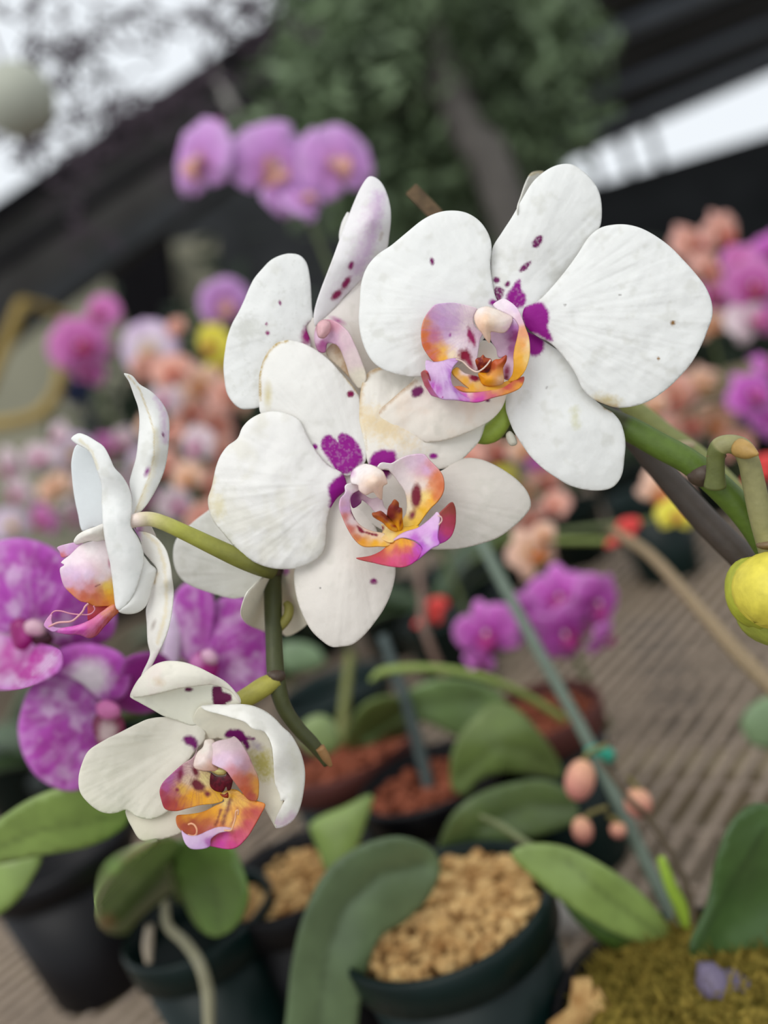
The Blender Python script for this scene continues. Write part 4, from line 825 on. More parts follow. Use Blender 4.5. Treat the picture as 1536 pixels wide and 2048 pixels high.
def tepal_mesh(kind, what):
    key = (kind, what)
    if key in _cache: return _cache[key]
    K = KINDS[kind]
    L, W, p = {'petal': (1.0, K['w'], .85), 'sepal': (1.0, K['w'] * .58, .8), 'lip': (.5, .2, .7), 'side_lobe': (.3, .14, .8)}[what]
    n, m = 9, 7
    V = []; C = []; Fc = []
    for i in range(n):
        t = i / (n - 1)
        w = W * (math.sin(math.pi * (t * .93 + .035) ** p) ** .62) * (.35 + .65 * min(1, t * 2.2))
        for j in range(m):
            u = -1 + 2 * j / (m - 1)
            z = .12 * math.sin(t * 2.6) - .16 * t * t - .10 * u * u * W + .03 * math.sin(6 * t + 4 * u)
            if what == 'lip': z = .28 * math.sin(t * 3.0) + .12 * u * u
            if what == 'side_lobe': z = .3 * t
            V.append((u * w, t * L, z))
            if what in ('petal', 'sepal'):
                e = min(1, max(abs(u), t) ** 3)
                cc = np.array(K['c']) * max(0, 1 - t * 3.2) + np.array(K['a']) * min(1, t * 3.2)
                cc = cc * (1 - .75 * e) + np.array(K['b']) * .75 * e
                if abs(u) < .2: cc = cc * .94
            else:
                cc = np.array(K['lip']) * (1 - .3 * t) + np.array(K['c']) * .3 * t
            C.append(lin(np.clip(cc, 0, 255)))
    for i in range(n - 1):
        for j in range(m - 1):
            Fc.append([i*m + j, i*m + j + 1, (i+1)*m + j + 1, (i+1)*m + j])
    me = bpy.data.meshes.new(what)
    me.from_pydata(V, [], Fc)
    at = me.color_attributes.new('pigment', 'FLOAT_COLOR', 'POINT')
    c4 = np.ones((len(V), 4), np.float32); c4[:, :3] = C
    at.data.foreach_set('color', c4.ravel())
    me.polygons.foreach_set('use_smooth', [True] * len(me.polygons))
    me.materials.append(M_BLOOM)
    _cache[key] = me
    return me
def column_mesh(kind):
    key = (kind, 'column')
    if key in _cache: return _cache[key]
    V, Fc, C = blob((0, .02, .12), [(.07, 0, 0), (0, .08, 0), (0, 0, .14)], (240, 225, 225), 8, 6)
    me = bpy.data.meshes.new('column'); me.from_pydata(V.tolist(), [], Fc)
    at = me.color_attributes.new('pigment', 'FLOAT_COLOR', 'POINT')
    c4 = np.ones((len(V), 4), np.float32); c4[:, :3] = C
    at.data.foreach_set('color', c4.ravel())
    me.materials.append(M_BLOOM); _cache[key] = me
    return me

def blossom(kind, px, py, d, size, roll=0, yaw=0, pitch=0, label='', group=None):
    """size: full width in photograph pixels; roll in the picture; yaw and pitch turn it away"""
    o = empty('orchid_bloom', P(px, py, d), label, 'flower', group)
    base = Matrix(((Rv[0], Uv[0], -Fv[0]), (Rv[1], Uv[1], -Fv[1]), (Rv[2], Uv[2], -Fv[2])))
    R = base @ Matrix.Rotation(math.radians(yaw), 3, 'Y') @ Matrix.Rotation(math.radians(pitch), 3, 'X') @ Matrix.Rotation(math.radians(roll), 3, 'Z')
    o.rotation_euler = R.to_euler()
    s = size * .5 * d / FPX
    o.scale = (s, s, s)
    def part(name, me, ang, z, sc=1.0, par=None):
        q = bpy.data.objects.new(name, me); COL.objects.link(q)
        q.parent = par or o
        q.location = (0, 0, z); q.rotation_euler = (rng.uniform(-.15, .15), rng.uniform(-.12, .12), math.radians(ang))
        q.scale = (sc, sc, sc)
        m = q.modifiers.new('thickness', 'SOLIDIFY'); m.thickness = .03; m.offset = -1
        return q
    for a in (0, 128, -128): part('sepal', tepal_mesh(kind, 'sepal'), a + rng.uniform(-4, 4), -.03, rng.uniform(.9, 1))
    for a in (72, -72): part('petal', tepal_mesh(kind, 'petal'), a + rng.uniform(-5, 5), .02, rng.uniform(.93, 1.02))
    lp = part('lip', tepal_mesh(kind, 'lip'), 180, .08)
    part('side_lobe', tepal_mesh(kind, 'side_lobe'), 60, .02, 1, lp); part('side_lobe', tepal_mesh(kind, 'side_lobe'), -60, .02, 1, lp)
    q = bpy.data.objects.new('column', column_mesh(kind)); COL.objects.link(q); q.parent = o
    return o

# ------------------------------------------------------------------ pots, bark, leaves
M_POTG = plain('dark_green_plastic', (6, 26, 24), 0.4, 0.25, 40, 0.2, 0.1)
M_POTB = plain('black_plastic', (9, 8, 12), 0.45, 0.25, 40, 0.2, 0.1)
M_POTT = plain('terracotta_liner', (84, 44, 38), 0.7, 0.3, 40, 0.2, 0.1)
M_BARK = plain('pine_bark_chips', (190, 140, 84), 0.85, 0.2, 90, 0.3, 0.4, 0.002, rgb2=(226, 190, 130))
M_BARKR = plain('red_brown_bark', (140, 78, 56), 0.85, 0.2, 90, 0.35, 0.4, 0.002)
M_MOSS = plain('green_moss', (104, 96, 34), 0.95, 0.1, 200, 0.5, 0.6, 0.002, rgb2=(150, 130, 60))

def lathe(profile, c, seg=36):
    V = []; Fc = []
    for r, z in profile:
        for j in range(seg):
            a = 2 * math.pi * j / seg
            V.append((c[0] + r * math.cos(a), c[1] + r * math.sin(a), c[2] + z))
    for i in range(len(profile) - 1):
        for j in range(seg):
            Fc.append([i*seg + j, i*seg + (j+1) % seg, (i+1)*seg + (j+1) % seg, (i+1)*seg + j])
    return np.array(V), Fc

def pot(px, py, r, mat, label, rim_z=ZR, bark=None, barklabel=None, nchip=110, rimmat=None, fill=.012):
    c = ray_z(px, py, rim_z)
    base = np.array([c[0], c[1], ZB + .002]); h = c[2] - ZB
    o = empty('plant_pot', base, label, 'pot')
    V, Fc = lathe([(0, 0), (r * .72, 0), (r * .74, .003), (r * .94, h - .018), (r * .90, h - .018), (r * .70, .006), (0, .006)], base)
    mesh_obj('pot_body', V, Fc, mat, o)
    V, Fc = lathe([(r * .93, h - .020), (r * 1.0, h - .019), (r * 1.03, h - .003), (r * 1.0, h), (r * .95, h - .002), (r * .91, h - .018)], base)
    mesh_obj('rim', V, Fc, rimmat or mat, o)
    if bark is not None:
        zt = h - fill
        VV = []; FF = []
        V, Fc = lathe([(r * .9, zt - .02), (r * .88, zt - .008), (r * .4, zt - .004), (0, zt - .002)], base, 20)
        VV += V.tolist(); FF += Fc
        for k in range(nchip * 2):
            a = rng.uniform(0, 6.283); q = r * .84 * math.sqrt(rng.random())
            s = rng.uniform(.0022, .0056)
            M = Matrix.Rotation(rng.uniform(0, 6), 3, 'Z') @ Matrix.Rotation(rng.uniform(-.7, .7), 3, 'X')
            cc = Vector((base[0] + q * math.cos(a), base[1] + q * math.sin(a), base[2] + zt + rng.uniform(-.004, .005)))
            o0 = len(VV)
            for x, y, z in ((-1,-.6,-.35),(1,-.5,-.35),(.9,.6,-.35),(-.8,.5,-.35),(-.8,-.4,.35),(.7,-.5,.35),(.8,.4,.35),(-.7,.5,.35)):
                VV.append(list(cc + M @ Vector((x * s, y * s, z * s))))
            FF += [[o0 + i for i in f] for f in ((3,2,1,0),(4,5,6,7),(0,1,5,4),(1,2,6,5),(2,3,7,6),(3,0,4,7))]
        b = mesh_obj('bark_chips', VV, FF, bark, smooth=False)
        tag(b, barklabel, 'bark', kind='stuff')
    return o, base, h

G1 = (106, 124, 66); G2 = (88, 106, 60); G3 = (96, 114, 80); G4 = (132, 154, 82); G5 = (70, 96, 44)
def leaf(plant, pts, ctrl, D, col, mid=None, step=12, mr=None, bulge=0, fold=0, tip=None):
    ops = [('mottle', tuple(np.clip(np.array(col) * 1.12, 0, 255)), 60, .4, .75, .6)]
    if mid:
        ops.append(('line', mid, tuple(np.array(col) * .78), 9, .8))
    if tip: ops.append(('spot',) + tip)
    W = sheet(pts, ctrl, col, ops, D=D, step=step, bulge=bulge)
    if mid and fold:
        # press the midrib into the blade
        rel = W[0] - CAM
        dep = rel @ Fv
        px = np.stack([768 + FPX * (rel @ Rv) / dep, 1024 - FPX * (rel @ Uv) / dep], 1)
        dd = seg_dist(px, np.asarray(mid, float), False)
        k = fold * np.exp(-(dd / 34.0) ** 1.2) * D / FPX
        W = (W[0] + (rel / dep[:, None]) * k[:, None], W[1], W[2])
    o = mesh_obj('leaf', W[0], W[1], M_LEAF, plant, W[2])
    solidify(o, .0016)
    return o

# ---- front pot
p1, b1, h1 = pot(885, 1815, .052, M_POTG, 'dark green plastic pot with tan bark, bottom centre', bark=M_BARK, barklabel='tan bark chips in the bottom centre pot', nchip=200, fill=.006)
pl1 = empty('orchid_plant', b1 + np.array([0, 0, h1 - .02]), 'orchid plant with big drooping grey-green leaf in the bottom centre pot', 'plant')
leaf(pl1, [(560,2150),(572,2040),(582,1940),(605,1840),(650,1750),(720,1695),(800,1675),(865,1700),(882,1740),(855,1800),(805,1848),(765,1872),(742,1915),(722,2000),(690,2150)],
     [(860,1730,-30),(760,1730,30),(640,1860,44),(590,1950,20),(720,1950,26),(650,2100,-10),(800,1840,0)], .43, G3, [(850,1725),(760,1745),(690,1810),(655,1900),(640,2010),(630,2140)], fold=16)
leaf(pl1, [(876,1740),(878,1690),(905,1630),(950,1592),(1010,1570),(1085,1560),(1140,1585),(1158,1635),(1110,1662),(1010,1688),(940,1704),(898,1745),(885,1765)],
     [(885,1750,-10),(960,1640,20),(1150,1620,-20),(1050,1565,-20),(1050,1680,10)], .50, G2, [(885,1745),(960,1655),(1060,1610),(1150,1612)], fold=14)
leaf(pl1, [(745,1590),(690,1612),(620,1648),(632,1690),(650,1740),(680,1780),(705,1720),(730,1650)],[(690,1680,0),(745,1592,-20),(625,1650,-16)],.50, G4, bulge=8)
for (pp, cl) in (([(905,1850,.475,9),(920,1800,.475,9),(945,1760,.475,7),(960,1735,.475,5)],(150,150,96)),([(880,1860,.47,8),(885,1800,.47,9),(890,1745,.48,9)],(124,140,72))):
    V, Fc, C = ptube(pp, 8, col=cl); mesh_obj('root', V, Fc, M_STEM, pl1, C)
# ---- second row
p2, b2, h2 = pot(690, 1500, .052, M_POTG, 'dark green pot with red-brown bark, behind the stem tip', bark=M_BARKR, barklabel='red-brown bark in the pot behind the stem tip', rimmat=M_POTT)
pl2 = empty('orchid_plant', b2 + np.array([0, 0, h2 - .02]), 'orchid plant with pale rounded leaf behind the stem tip', 'plant')
leaf(pl2, [(600,1480),(605,1445),(640,1428),(670,1445),(680,1490),(660,1510),(620,1508)],[(640,1470,10),(605,1450,-6)],.58,(128,146,92),bulge=10)
leaf(pl2, [(690,1490),(705,1440),(740,1405),(790,1395),(815,1420),(815,1470),(760,1485),(710,1500)],[(760,1440,10),(700,1480,-10),(810,1430,-14)],.62,G1,bulge=8)
leaf(pl2, [(560,1290),(600,1282),(640,1300),(650,1330),(610,1345),(570,1340)],[(600,1310,0)],.70,(112,134,100),bulge=8)
p3, b3, h3 = pot(855, 1555, .045, M_POTB, 'black pot with reddish bark beside the dark stake', bark=M_BARKR, barklabel='reddish bark in the black pot beside the dark stake')
pl3 = empty('orchid_plant', b3 + np.array([0, 0, h3 - .02]), 'orchid plant with two broad overlapping leaves in the middle', 'plant')
leaf(pl3, [(900,1545),(905,1500),(930,1455),(985,1405),(1030,1415),(1080,1465),(1120,1525),(1125,1555),(1080,1552),(1010,1545),(960,1560),(930,1590),(905,1580)],
     [(905,1560,-10),(1000,1480,24),(1120,1545,-24),(990,1410,-10)], .54, G1, [(910,1560),(990,1490),(1060,1500),(1120,1545)], fold=12)
leaf(pl3, [(700,1470),(750,1425),(810,1385),(880,1358),(960,1365),(1010,1395),(1000,1440),(955,1490),(915,1475),(850,1445),(790,1450),(735,1490)],
     [(720,1480,-20),(860,1400,20),(1000,1410,-10),(950,1480,0)], .62, (112,136,84), [(720,1478),(840,1405),(960,1400)], fold=10)
p4, b4, h4 = pot(590, 1745, .045, M_POTB, 'black pot with orange-brown bark, right of the lowest bloom', bark=M_BARK, barklabel='orange-brown bark in the black pot near the lowest bloom')
p5, b5, h5 = pot(1065, 1425, .045, M_POTG, 'dark green pot with brick-red liner, below the magenta blooms', bark=M_BARKR, barklabel='brick-red bark in the pot below the magenta blooms', rimmat=M_POTT)
p6, b6, h6 = pot(665, 1375, .05, M_POTG, 'dark teal pot behind the bend of the flower spike')
p7, b7, h7 = pot(395, 1835, .042, M_POTG, 'dark green pot under the twin leaves, bottom left')
p8, b8, h8 = pot(110, 1700, .055, M_POTB, 'black pot in shade under the big left leaf')
p9, b9, h9 = pot(920, 1130, .05, M_POTG, 'dark green pot in shade below the right sepal of the middle bloom')
p10, b10, h10 = pot(1290, 985, .05, M_POTG, 'dark green pot far right behind the brown spike')
p11, b11, h11 = pot(250, 1420, .05, M_POTG, 'dark green pot behind the spotted magenta blooms')
# ---- left plant
pl4 = empty('orchid_plant', b8 + np.array([0, 0, h8]), 'orchid plant with broad light green leaf at the lower left edge', 'plant')
leaf(pl4, [(-60,1690),(0,1640),(70,1597),(150,1575),(210,1600),(258,1622),(248,1655),(180,1692),(80,1712),(0,1728),(-60,1740)],[(-60,1720,-20),(100,1650,30),(255,1625,-10),(80,1710,0)],.40,G4,[(-60,1715),(80,1660),(250,1630)],fold=6)
leaf(pl4, [(-40,1735),(0,1722),(80,1716),(62,1760),(30,1805),(-20,1835),(-50,1800)],[(0,1770,0),(70,1720,-10)],.43,G4,bulge=6)
pl5 = empty('orchid_plant', b7 + np.array([0, 0, h7]), 'orchid plant with two hanging leaves under the lowest bloom', 'plant')
leaf(pl5, [(196,1800),(225,1745),(285,1698),(345,1680),(372,1700),(368,1750),(345,1805),(300,1842),(245,1868),(205,1858)],[(360,1690,-20),(280,1770,20),(205,1850,-10)],.42,(124,152,80),[(360,1690),(290,1770),(215,1845)],fold=8,tip=(215,1845,18,16,0,(180,150,100),8))
leaf(pl5, [(345,1690),(400,1675),(450,1682),(482,1745),(492,1800),(472,1850),(432,1875),(392,1852),(362,1790)],[(380,1690,-20),(430,1770,20),(430,1870,-14)],.44,(104,134,64),[(385,1690),(430,1780),(440,1865)],fold=8)
V, Fc, C = ptube([(330,1800,.47,9),(335,1850,.47,10),(370,1885,.47,11),(398,1925,.46,12),(415,1980,.46,13),(418,2040,.46,12),(420,2080,.46,10)], 10, col=(146,142,116))
mesh_obj('aerial_root', V, Fc, M_STEM, pl5, C)
V, Fc, C = ptube([(300,1850,.48,9),(296,1890,.48,11),(298,1925,.48,7)], 8, col=(160,148,130))
mesh_obj('aerial_root', V, Fc, M_STEM, pl5, C)
# ---- moss pot at the lower right
p13, b13, h13 = pot(1360, 1990, .055, M_POTB, 'black pot topped with moss, bottom right corner', rim_z=1.30 - .285)
mc = b13 + np.array([0, 0, h13 - .012])
V, Fc, C = blob(mc, [(.05, 0, 0), (0, .05, 0), (0, 0, .020)], (100, 96, 36), 48, 20)
V = V + (nrng.rand(*V.shape) - .5) * .004
VV = V.tolist(); FF = list(Fc)
for k in range(2600):
    th = rng.uniform(0, 6.283); q = math.sqrt(rng.random()) * .97
    p0 = mc + np.array([.05 * q * math.cos(th), .05 * q * math.sin(th), .020 * math.sqrt(max(0, 1 - q * q))])
    e = nrng.randn(3) * .004 + np.array([0, 0, .002]); f = np.cross(e, nrng.randn(3)); f = f / (np.linalg.norm(f) + 1e-9) * .0008
    o0 = len(VV); VV += [(p0 - f).tolist(), (p0 + f).tolist(), (p0 + e).tolist()]; FF.append([o0, o0 + 1, o0 + 2])
tag(mesh_obj('moss_mound', VV, FF, M_MOSS, smooth=False), 'mound of green-brown moss on the bottom right pot', 'moss', kind='stuff')
for (a, b_, lab) in (((1155,2060),(1165,1960),'pale bark stick standing upright at the moss pot rim'),((1110,2070),(1210,1990),'tan bark stick lying across the moss pot rim'),((1230,2010),(1330,1975),'orange-tan bark piece on the moss')):
    dd = .40
    V, Fc = box_between(P(*a, dd), P(*b_, dd), .007, .006, Fv)
    V = V + (nrng.rand(*V.shape) - .5) * .0015
    tag(mesh_obj('bark_piece', V, Fc, M_BARK, smooth=False), lab, 'bark')
pl6 = empty('orchid_plant', b13 + np.array([0, 0, h13]), 'orchid plant with pale creased leaf and dark upright leaf, bottom right', 'plant')
leaf(pl6, [(1022,1708),(1060,1690),(1125,1695),(1200,1728),(1275,1780),(1335,1850),(1345,1890),(1300,1890),(1220,1862),(1120,1800),(1060,1750)],[(1030,1710,-10),(1180,1770,20),(1340,1885,-10),(1120,1800,0),(1240,1760,6)],.42,(134,156,84),[(1130,1720),(1210,1790),(1335,1880)],fold=10)
leaf(pl6, [(1120,1795),(1200,1850),(1300,1890),(1350,1905),(1290,1915),(1210,1890),(1150,1840)],[(1230,1870,-6)],.43,(70,96,40),bulge=5)
leaf(pl6, [(1378,1895),(1415,1810),(1438,1710),(1470,1640),(1520,1608),(1600,1640),(1640,1760),(1600,1870),(1540,1900),(1470,1922),(1400,1930)],[(1385,1900,-10),(1450,1700,24),(1500,1650,10),(1520,1790,-30),(1600,1700,-10),(1470,1915,0)],.40,(66,92,46),[(1390,1905),(1460,1770),(1530,1660)],fold=-10)
V, Fc, C = ptube([(1385,1880,.43,16),(1370,1830,.43,15),(1345,1780,.43,13),(1330,1740,.43,11),(1322,1715,.43,8)], 10, col=(150,180,60))
mesh_obj('new_shoot', V, Fc, M_STEM, pl6, C)
V, Fc, C = ptube([(1400,1930,.42,10),(1380,1800,.43,8),(1350,1720,.44,7),(1300,1640,.45,7),(1260,1600,.45,6),(1200,1520,.46,5)], 8, col=(80,66,46))
mesh_obj('old_spike', V, Fc, M_STEM, pl6, C)
V, Fc, C = blob(P(1440, 1985, .385), [Rv * .011, Uv * .012, Fv * .008], (104, 94, 116), lump=.2)
tag(mesh_obj('plant_tag', V, Fc, M_STEM, colors=C), 'crumpled mauve plastic tag on the moss', 'tag')
leafR = empty('orchid_plant', P(1600, 1600, .62), 'orchid plant with grey-green leaf tip at the right edge', 'plant')
leaf(leafR, [(1482,1450),(1500,1412),(1545,1392),(1620,1400),(1640,1480),(1560,1500),(1505,1490)],[(1550,1450,10),(1485,1450,-10)],.60,(128,152,112),bulge=8)
V, Fc = lathe([(0,0),(.018,0),(.022,.012),(.0215,.03),(.0,.034)], ray_z(1140,1850,ZB)+np.array([0,0,.002]), 20)
tag(mesh_obj('white_cup', V, Fc, plain('white_plastic',(200,196,190),.5,.4,60,.05)), 'white plastic cup on the bench beside the front pot', 'cup')

# ---- stakes, spikes and clips
def rod(name, pp, col, label, cat, sides=10, mat=None):
    V, Fc, C = ptube(pp, sides, col=col)
    return tag(mesh_obj(name, V, Fc, mat or M_STEM, colors=C), label, cat)
rod('plant_stake', [(950,1060,.60,12),(1060,1270,.56,12),(1180,1490,.52,13),(1290,1720,.47,14),(1410,1970,.42,15)], (98,112,98), 'long grey-green plant stake slanting across the right side', 'stake')
rod('plant_stake', [(765,1270,.62,11),(810,1400,.61,12),(850,1540,.60,13),(880,1690,.58,13)], (62,74,72), 'dark grey plant stake in the black pot', 'stake')
rod('flower_spike', [(1225,1060,.66,9),(1300,1110,.60,11),(1400,1220,.52,14),(1480,1310,.48,17),(1580,1410,.45,18)], (140,120,90), 'blurred tan spike running to the right edge below the yellow bud', 'stem')
rod('flower_spike', [(740,1362,.56,4),(770,1342,.56,9),(860,1336,.56,8),(960,1352,.56,8),(1050,1390,.57,8),(1130,1440,.58,8)], (132,150,76), 'thin yellow-green spike arching below the middle bloom', 'stem')
rod('flower_spike', [(960,1632,.46,4),(1000,1650,.46,7),(1060,1690,.45,7),(1150,1745,.44,7),(1260,1820,.43,8),(1360,1890,.43,9)], (112,120,80), 'short cut grey-green spike over the pale creased leaf', 'stem')
V, Fc, C = tube([b9 + np.array([0, 0, .01]), b9 + np.array([0, 0, .09]), P(1000, 1084, .76), P(1100, 1082, .69), P(1230, 1082, .66)], [.0025] * 5, 8, (110,124,60))
tag(mesh_obj('flower_spike', V, Fc, M_STEM, colors=C), 'thin green spike ending at the red clip', 'stem')
q = P(860, 1290, .72)
V, Fc, C = tube([P(836, 1110, .75), P(845, 1200, .74), q, (q[0] + .01, q[1], ZB + .003)], [.0028, .003, .003, .0032], 8, (120,96,84))
tag(mesh_obj('flower_spike', V, Fc, M_STEM, colors=C), 'brownish spike under the middle bloom', 'stem')
rod('flower_spike', [(700,1310,.72,9),(690,1400,.70,10),(680,1490,.68,11)], (112,116,60), 'short olive spike right of the spike bend', 'stem')
M_TEAL = plain('teal_plastic', (40, 150, 124), .4, .5, 200, .1)
clip = empty('plant_clip', P(1198, 1505, .50), 'teal plastic plant clip on the long grey stake', 'clip')
for (x, y, rx, ry) in ((1195,1502,26,12),(1215,1510,16,16)):
    s = .50 / FPX
    V, Fc, C = blob(P(x, y, .50), [Rv * rx * s, Uv * ry * s, Fv * 10 * s], (40,150,124)); mesh_obj('jaw', V, Fc, M_TEAL, clip, C)
M_RED = plain('red_plastic', (216, 60, 56), .45, .5, 200, .1)
for (x, y, d, lab) in ((1256,1062,.66,'red flower clip on the thin green spike, right'),(872,1222,.74,'red-orange flower clip under the middle bloom'),(1530,935,.6,'red flower clip at the right edge')):
    o = empty('plant_clip', P(x, y, d), lab, 'clip')
    s = d / FPX
    for (ox, oy, rx, ry, an) in ((-6,-14,20,12,.5),(12,-16,15,13,-.4),(-24,18,26,10,.6),(4,8,10,20,0)):
        u = (math.cos(an) * Rv + math.sin(an) * Uv) * rx * s; v = (-math.sin(an) * Rv + math.cos(an) * Uv) * ry * s
        V, Fc, C = blob(P(x + ox, y + oy, d), [u, v, Fv * 7 * s], (216,60,56), 10, 7)
        mesh_obj('wing', V, Fc, M_RED, o, C)
# salmon buds by the stake
for (x, y, rx, ry, an, lab) in ((1160,1560,30,42,-.25,'largest salmon orchid bud left of the long stake'),(1276,1606,28,30,.1,'peach orchid bud right of the long stake'),(1165,1660,21,27,.2,'small peach bud below the largest salmon bud'),(1236,1660,17,17,0,'tiny red-pink bud on the long stake')):
    d = .47; s = d / FPX
    u = (math.cos(an) * Rv + math.sin(an) * Uv) * rx * s; v = (-math.sin(an) * Rv + math.cos(an) * Uv) * ry * s
    o = empty('orchid_bud', P(x, y, d), lab, 'bud')
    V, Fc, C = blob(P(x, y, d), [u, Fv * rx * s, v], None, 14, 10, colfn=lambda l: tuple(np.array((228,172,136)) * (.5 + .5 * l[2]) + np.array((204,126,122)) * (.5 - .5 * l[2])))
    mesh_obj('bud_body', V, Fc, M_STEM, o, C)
    V, Fc, C = ptube([(x + 4, y - ry * .8, d, 6), (x + 18 if x < 1230 else x - 8, y - ry * 1.3, d, 5), (1215 if x < 1260 else 1255, y - ry * 1.7, d, 5)], 8, col=(120,110,60))
    mesh_obj('bud_stalk', V, Fc, M_STEM, o, C)

# ------------------------------------------------------------------ mottled magenta blooms at the left (next plant on the bench)
MG = (182, 70, 180); MW = (226, 196, 226); MD = (140, 16, 120)
def spotted(bx, by, extra=()):
    return [('mottle', MD, 46, .42, .7, .45), ('mottle', MW, 30, .48, .76, .7), ('streak', bx, by, (222, 184, 224), 12, .3), ('rim', (206, 120, 206), 16, .9)] + list(extra)
DM = .37
m1 = empty('orchid_bloom', P(80, 1260, DM + .02), 'mottled magenta orchid bloom cut by the left edge, upper of two', 'flower')
sheet_obj('petal', sheet([(-60,1120),(-20,1088),(40,1076),(95,1090),(135,1120),(150,1160),(140,1210),(100,1245),(60,1262),(0,1262),(-60,1240)],[(70,1260,0),(40,1160,16),(-50,1120,-6),(140,1130,-8)],MG,spotted(70,1265),D=DM,step=5,curl=4,ripple=(70,1260,10,12)), m1, M_BLOOM)
sheet_obj('petal', sheet([(90,1265),(105,1220),(135,1165),(180,1150),(220,1190),(234,1235),(222,1275),(180,1295),(130,1298),(100,1285)],[(95,1270,0),(170,1220,14),(232,1235,-8)],MG,spotted(90,1270),D=DM+.004,step=5,curl=4), m1, M_BLOOM)
sheet_obj('sepal', sheet([(-60,1250),(20,1270),(70,1285),(120,1300),(122,1330),(95,1355),(40,1377),(-20,1378),(-60,1370)],[(70,1290,0),(30,1330,14),(-20,1375,-8)],(190,46,160),spotted(75,1280),D=DM+.004,step=5,curl=4), m1, M_BLOOM)
l1 = sheet_obj('lip', [sheet([(20,1250),(40,1236),(60,1250),(66,1280),(50,1300),(30,1295)],[(40,1270,30)],(150,20,110),[('spot',52,1265,12,16,0,(176,60,140),5)],D=DM,step=4,bulge=10),
   sheet([(56,1262),(90,1258),(108,1276),(95,1292),(66,1288)],[(80,1275,26)],(66,10,34),D=DM,step=4,bulge=8)], m1, M_LIP)
sheet_obj('column', sheet([(48,1248),(66,1238),(88,1248),(90,1268),(70,1272),(52,1266)],[(70,1256,40)],(216,176,190),D=DM,step=4,bulge=10), m1, M_LIP)
m2 = empty('orchid_bloom', P(210, 1420, DM + .02), 'mottled magenta orchid bloom with white-centred petal, beside the lowest white bloom', 'flower')
sheet_obj('petal', sheet([(196,1400),(170,1360),(130,1335),(90,1345),(60,1375),(42,1420),(36,1465),(48,1515),(75,1555),(115,1578),(150,1582),(185,1565),(205,1520),(205,1450)],[(200,1420,0),(110,1460,20),(40,1460,-8),(130,1578,-6),(90,1345,-4)],MG,spotted(205,1420),D=DM,step=5,curl=5,ripple=(200,1420,12,12)), m2, M_BLOOM)
sheet_obj('sepal', sheet([(200,1400),(160,1365),(110,1345),(80,1338),(105,1305),(150,1288),(200,1290),(245,1310),(262,1350),(250,1390),(225,1405)],[(215,1400,0),(180,1340,12),(170,1290,-6),(90,1335,-6)],MG,[('spot',180,1355,40,34,0,(234,222,230),14,.3),('mottle',MD,30,.5,.75,.5),('rim',(206,120,206),16,.9)],D=DM-.003,step=5,curl=4), m2, M_BLOOM)
sheet_obj('petal', sheet([(225,1405),(235,1360),(250,1320),(290,1306),(330,1312),(350,1350),(340,1400),(300,1425),(255,1425)],[(230,1405,0),(290,1360,10),(345,1350,-8)],(166,44,160),[('mottle',MD,40,.4,.7,.6),('rim',(190,110,190),14,.8)],D=DM+.004,step=5,curl=4), m2, M_BLOOM)
sheet_obj('sepal', sheet([(210,1420),(240,1440),(260,1500),(250,1560),(215,1575),(190,1530),(195,1460)],[(225,1440,0),(225,1560,-8)],MG,spotted(215,1430),D=DM+.006,step=5,curl=4), m2, M_BLOOM)
l2 = sheet_obj('lip', [sheet([(186,1440),(205,1420),(236,1425),(250,1455),(236,1490),(205,1500),(190,1475)],[(215,1460,26)],(130,40,80),[('spot',215,1465,18,20,0,(206,180,180),8,.4)],D=DM,step=4,bulge=10)], m2, M_LIP)
sheet_obj('column', sheet([(192,1410),(212,1400),(238,1412),(240,1432),(216,1440),(196,1430)],[(215,1420,36)],(226,130,190),D=DM,step=4,bulge=12), m2, M_LIP)
m3 = empty('orchid_bloom', P(415, 1310, DM + .02), 'mottled magenta orchid bloom between the sideways bloom and the spike', 'flower')
sheet_obj('petal', sheet([(400,1320),(375,1325),(352,1300),(345,1240),(350,1190),(375,1165),(410,1170),(428,1200),(425,1260),(415,1305)],[(405,1310,0),(385,1240,12),(350,1240,-6)],MG,spotted(405,1315),D=DM+.012,step=5,curl=4), m3, M_BLOOM)
sheet_obj('petal', sheet([(415,1305),(422,1260),(425,1215),(445,1195),(490,1198),(520,1220),(532,1270),(535,1330),(525,1375),(490,1398),(455,1380),(430,1345)],[(420,1310,0),(480,1290,14),(530,1290,-8),(490,1395,-6)],MG,spotted(415,1310),D=DM+.01,step=5,curl=4), m3, M_BLOOM)
sheet_obj('sepal', sheet([(322,1340),(330,1260),(342,1205),(358,1180),(362,1240),(358,1320),(345,1370)],[(345,1270,0)],(226,206,230),[('rim',(236,226,236),10,.8)],D=DM+.014,step=5,bulge=6), m3, M_BLOOM)
sheet_obj('sepal', sheet([(400,1330),(430,1345),(450,1385),(440,1430),(410,1440),(390,1400)],[(420,1380,0)],(160,20,130),D=DM+.012,step=5,bulge=6), m3, M_BLOOM)
sheet_obj('lip', [sheet([(378,1330),(395,1305),(425,1310),(438,1335),(425,1360),(395,1365)],[(405,1335,26)],(160,20,120),[('spot',390,1325,14,16,0,(200,120,180),6)],D=DM+.01,step=4,bulge=10)], m3, M_LIP)
sheet_obj('column', sheet([(402,1305),(420,1298),(436,1312),(432,1328),(410,1326)],[(420,1314,36)],(226,180,206),D=DM+.01,step=4,bulge=10), m3, M_LIP)
sp = empty('flower_spike', P(300, 1600, DM + .05), 'hidden green spike behind the mottled magenta blooms', 'stem')
V, Fc, C = ptube([(70,1290,DM+.03,8),(200,1430,DM+.035,9),(330,1400,DM+.035,9),(420,1340,DM+.03,7)],8,col=(80,90,50)); mesh_obj('main_stem', V, Fc, M_STEM, sp, C)
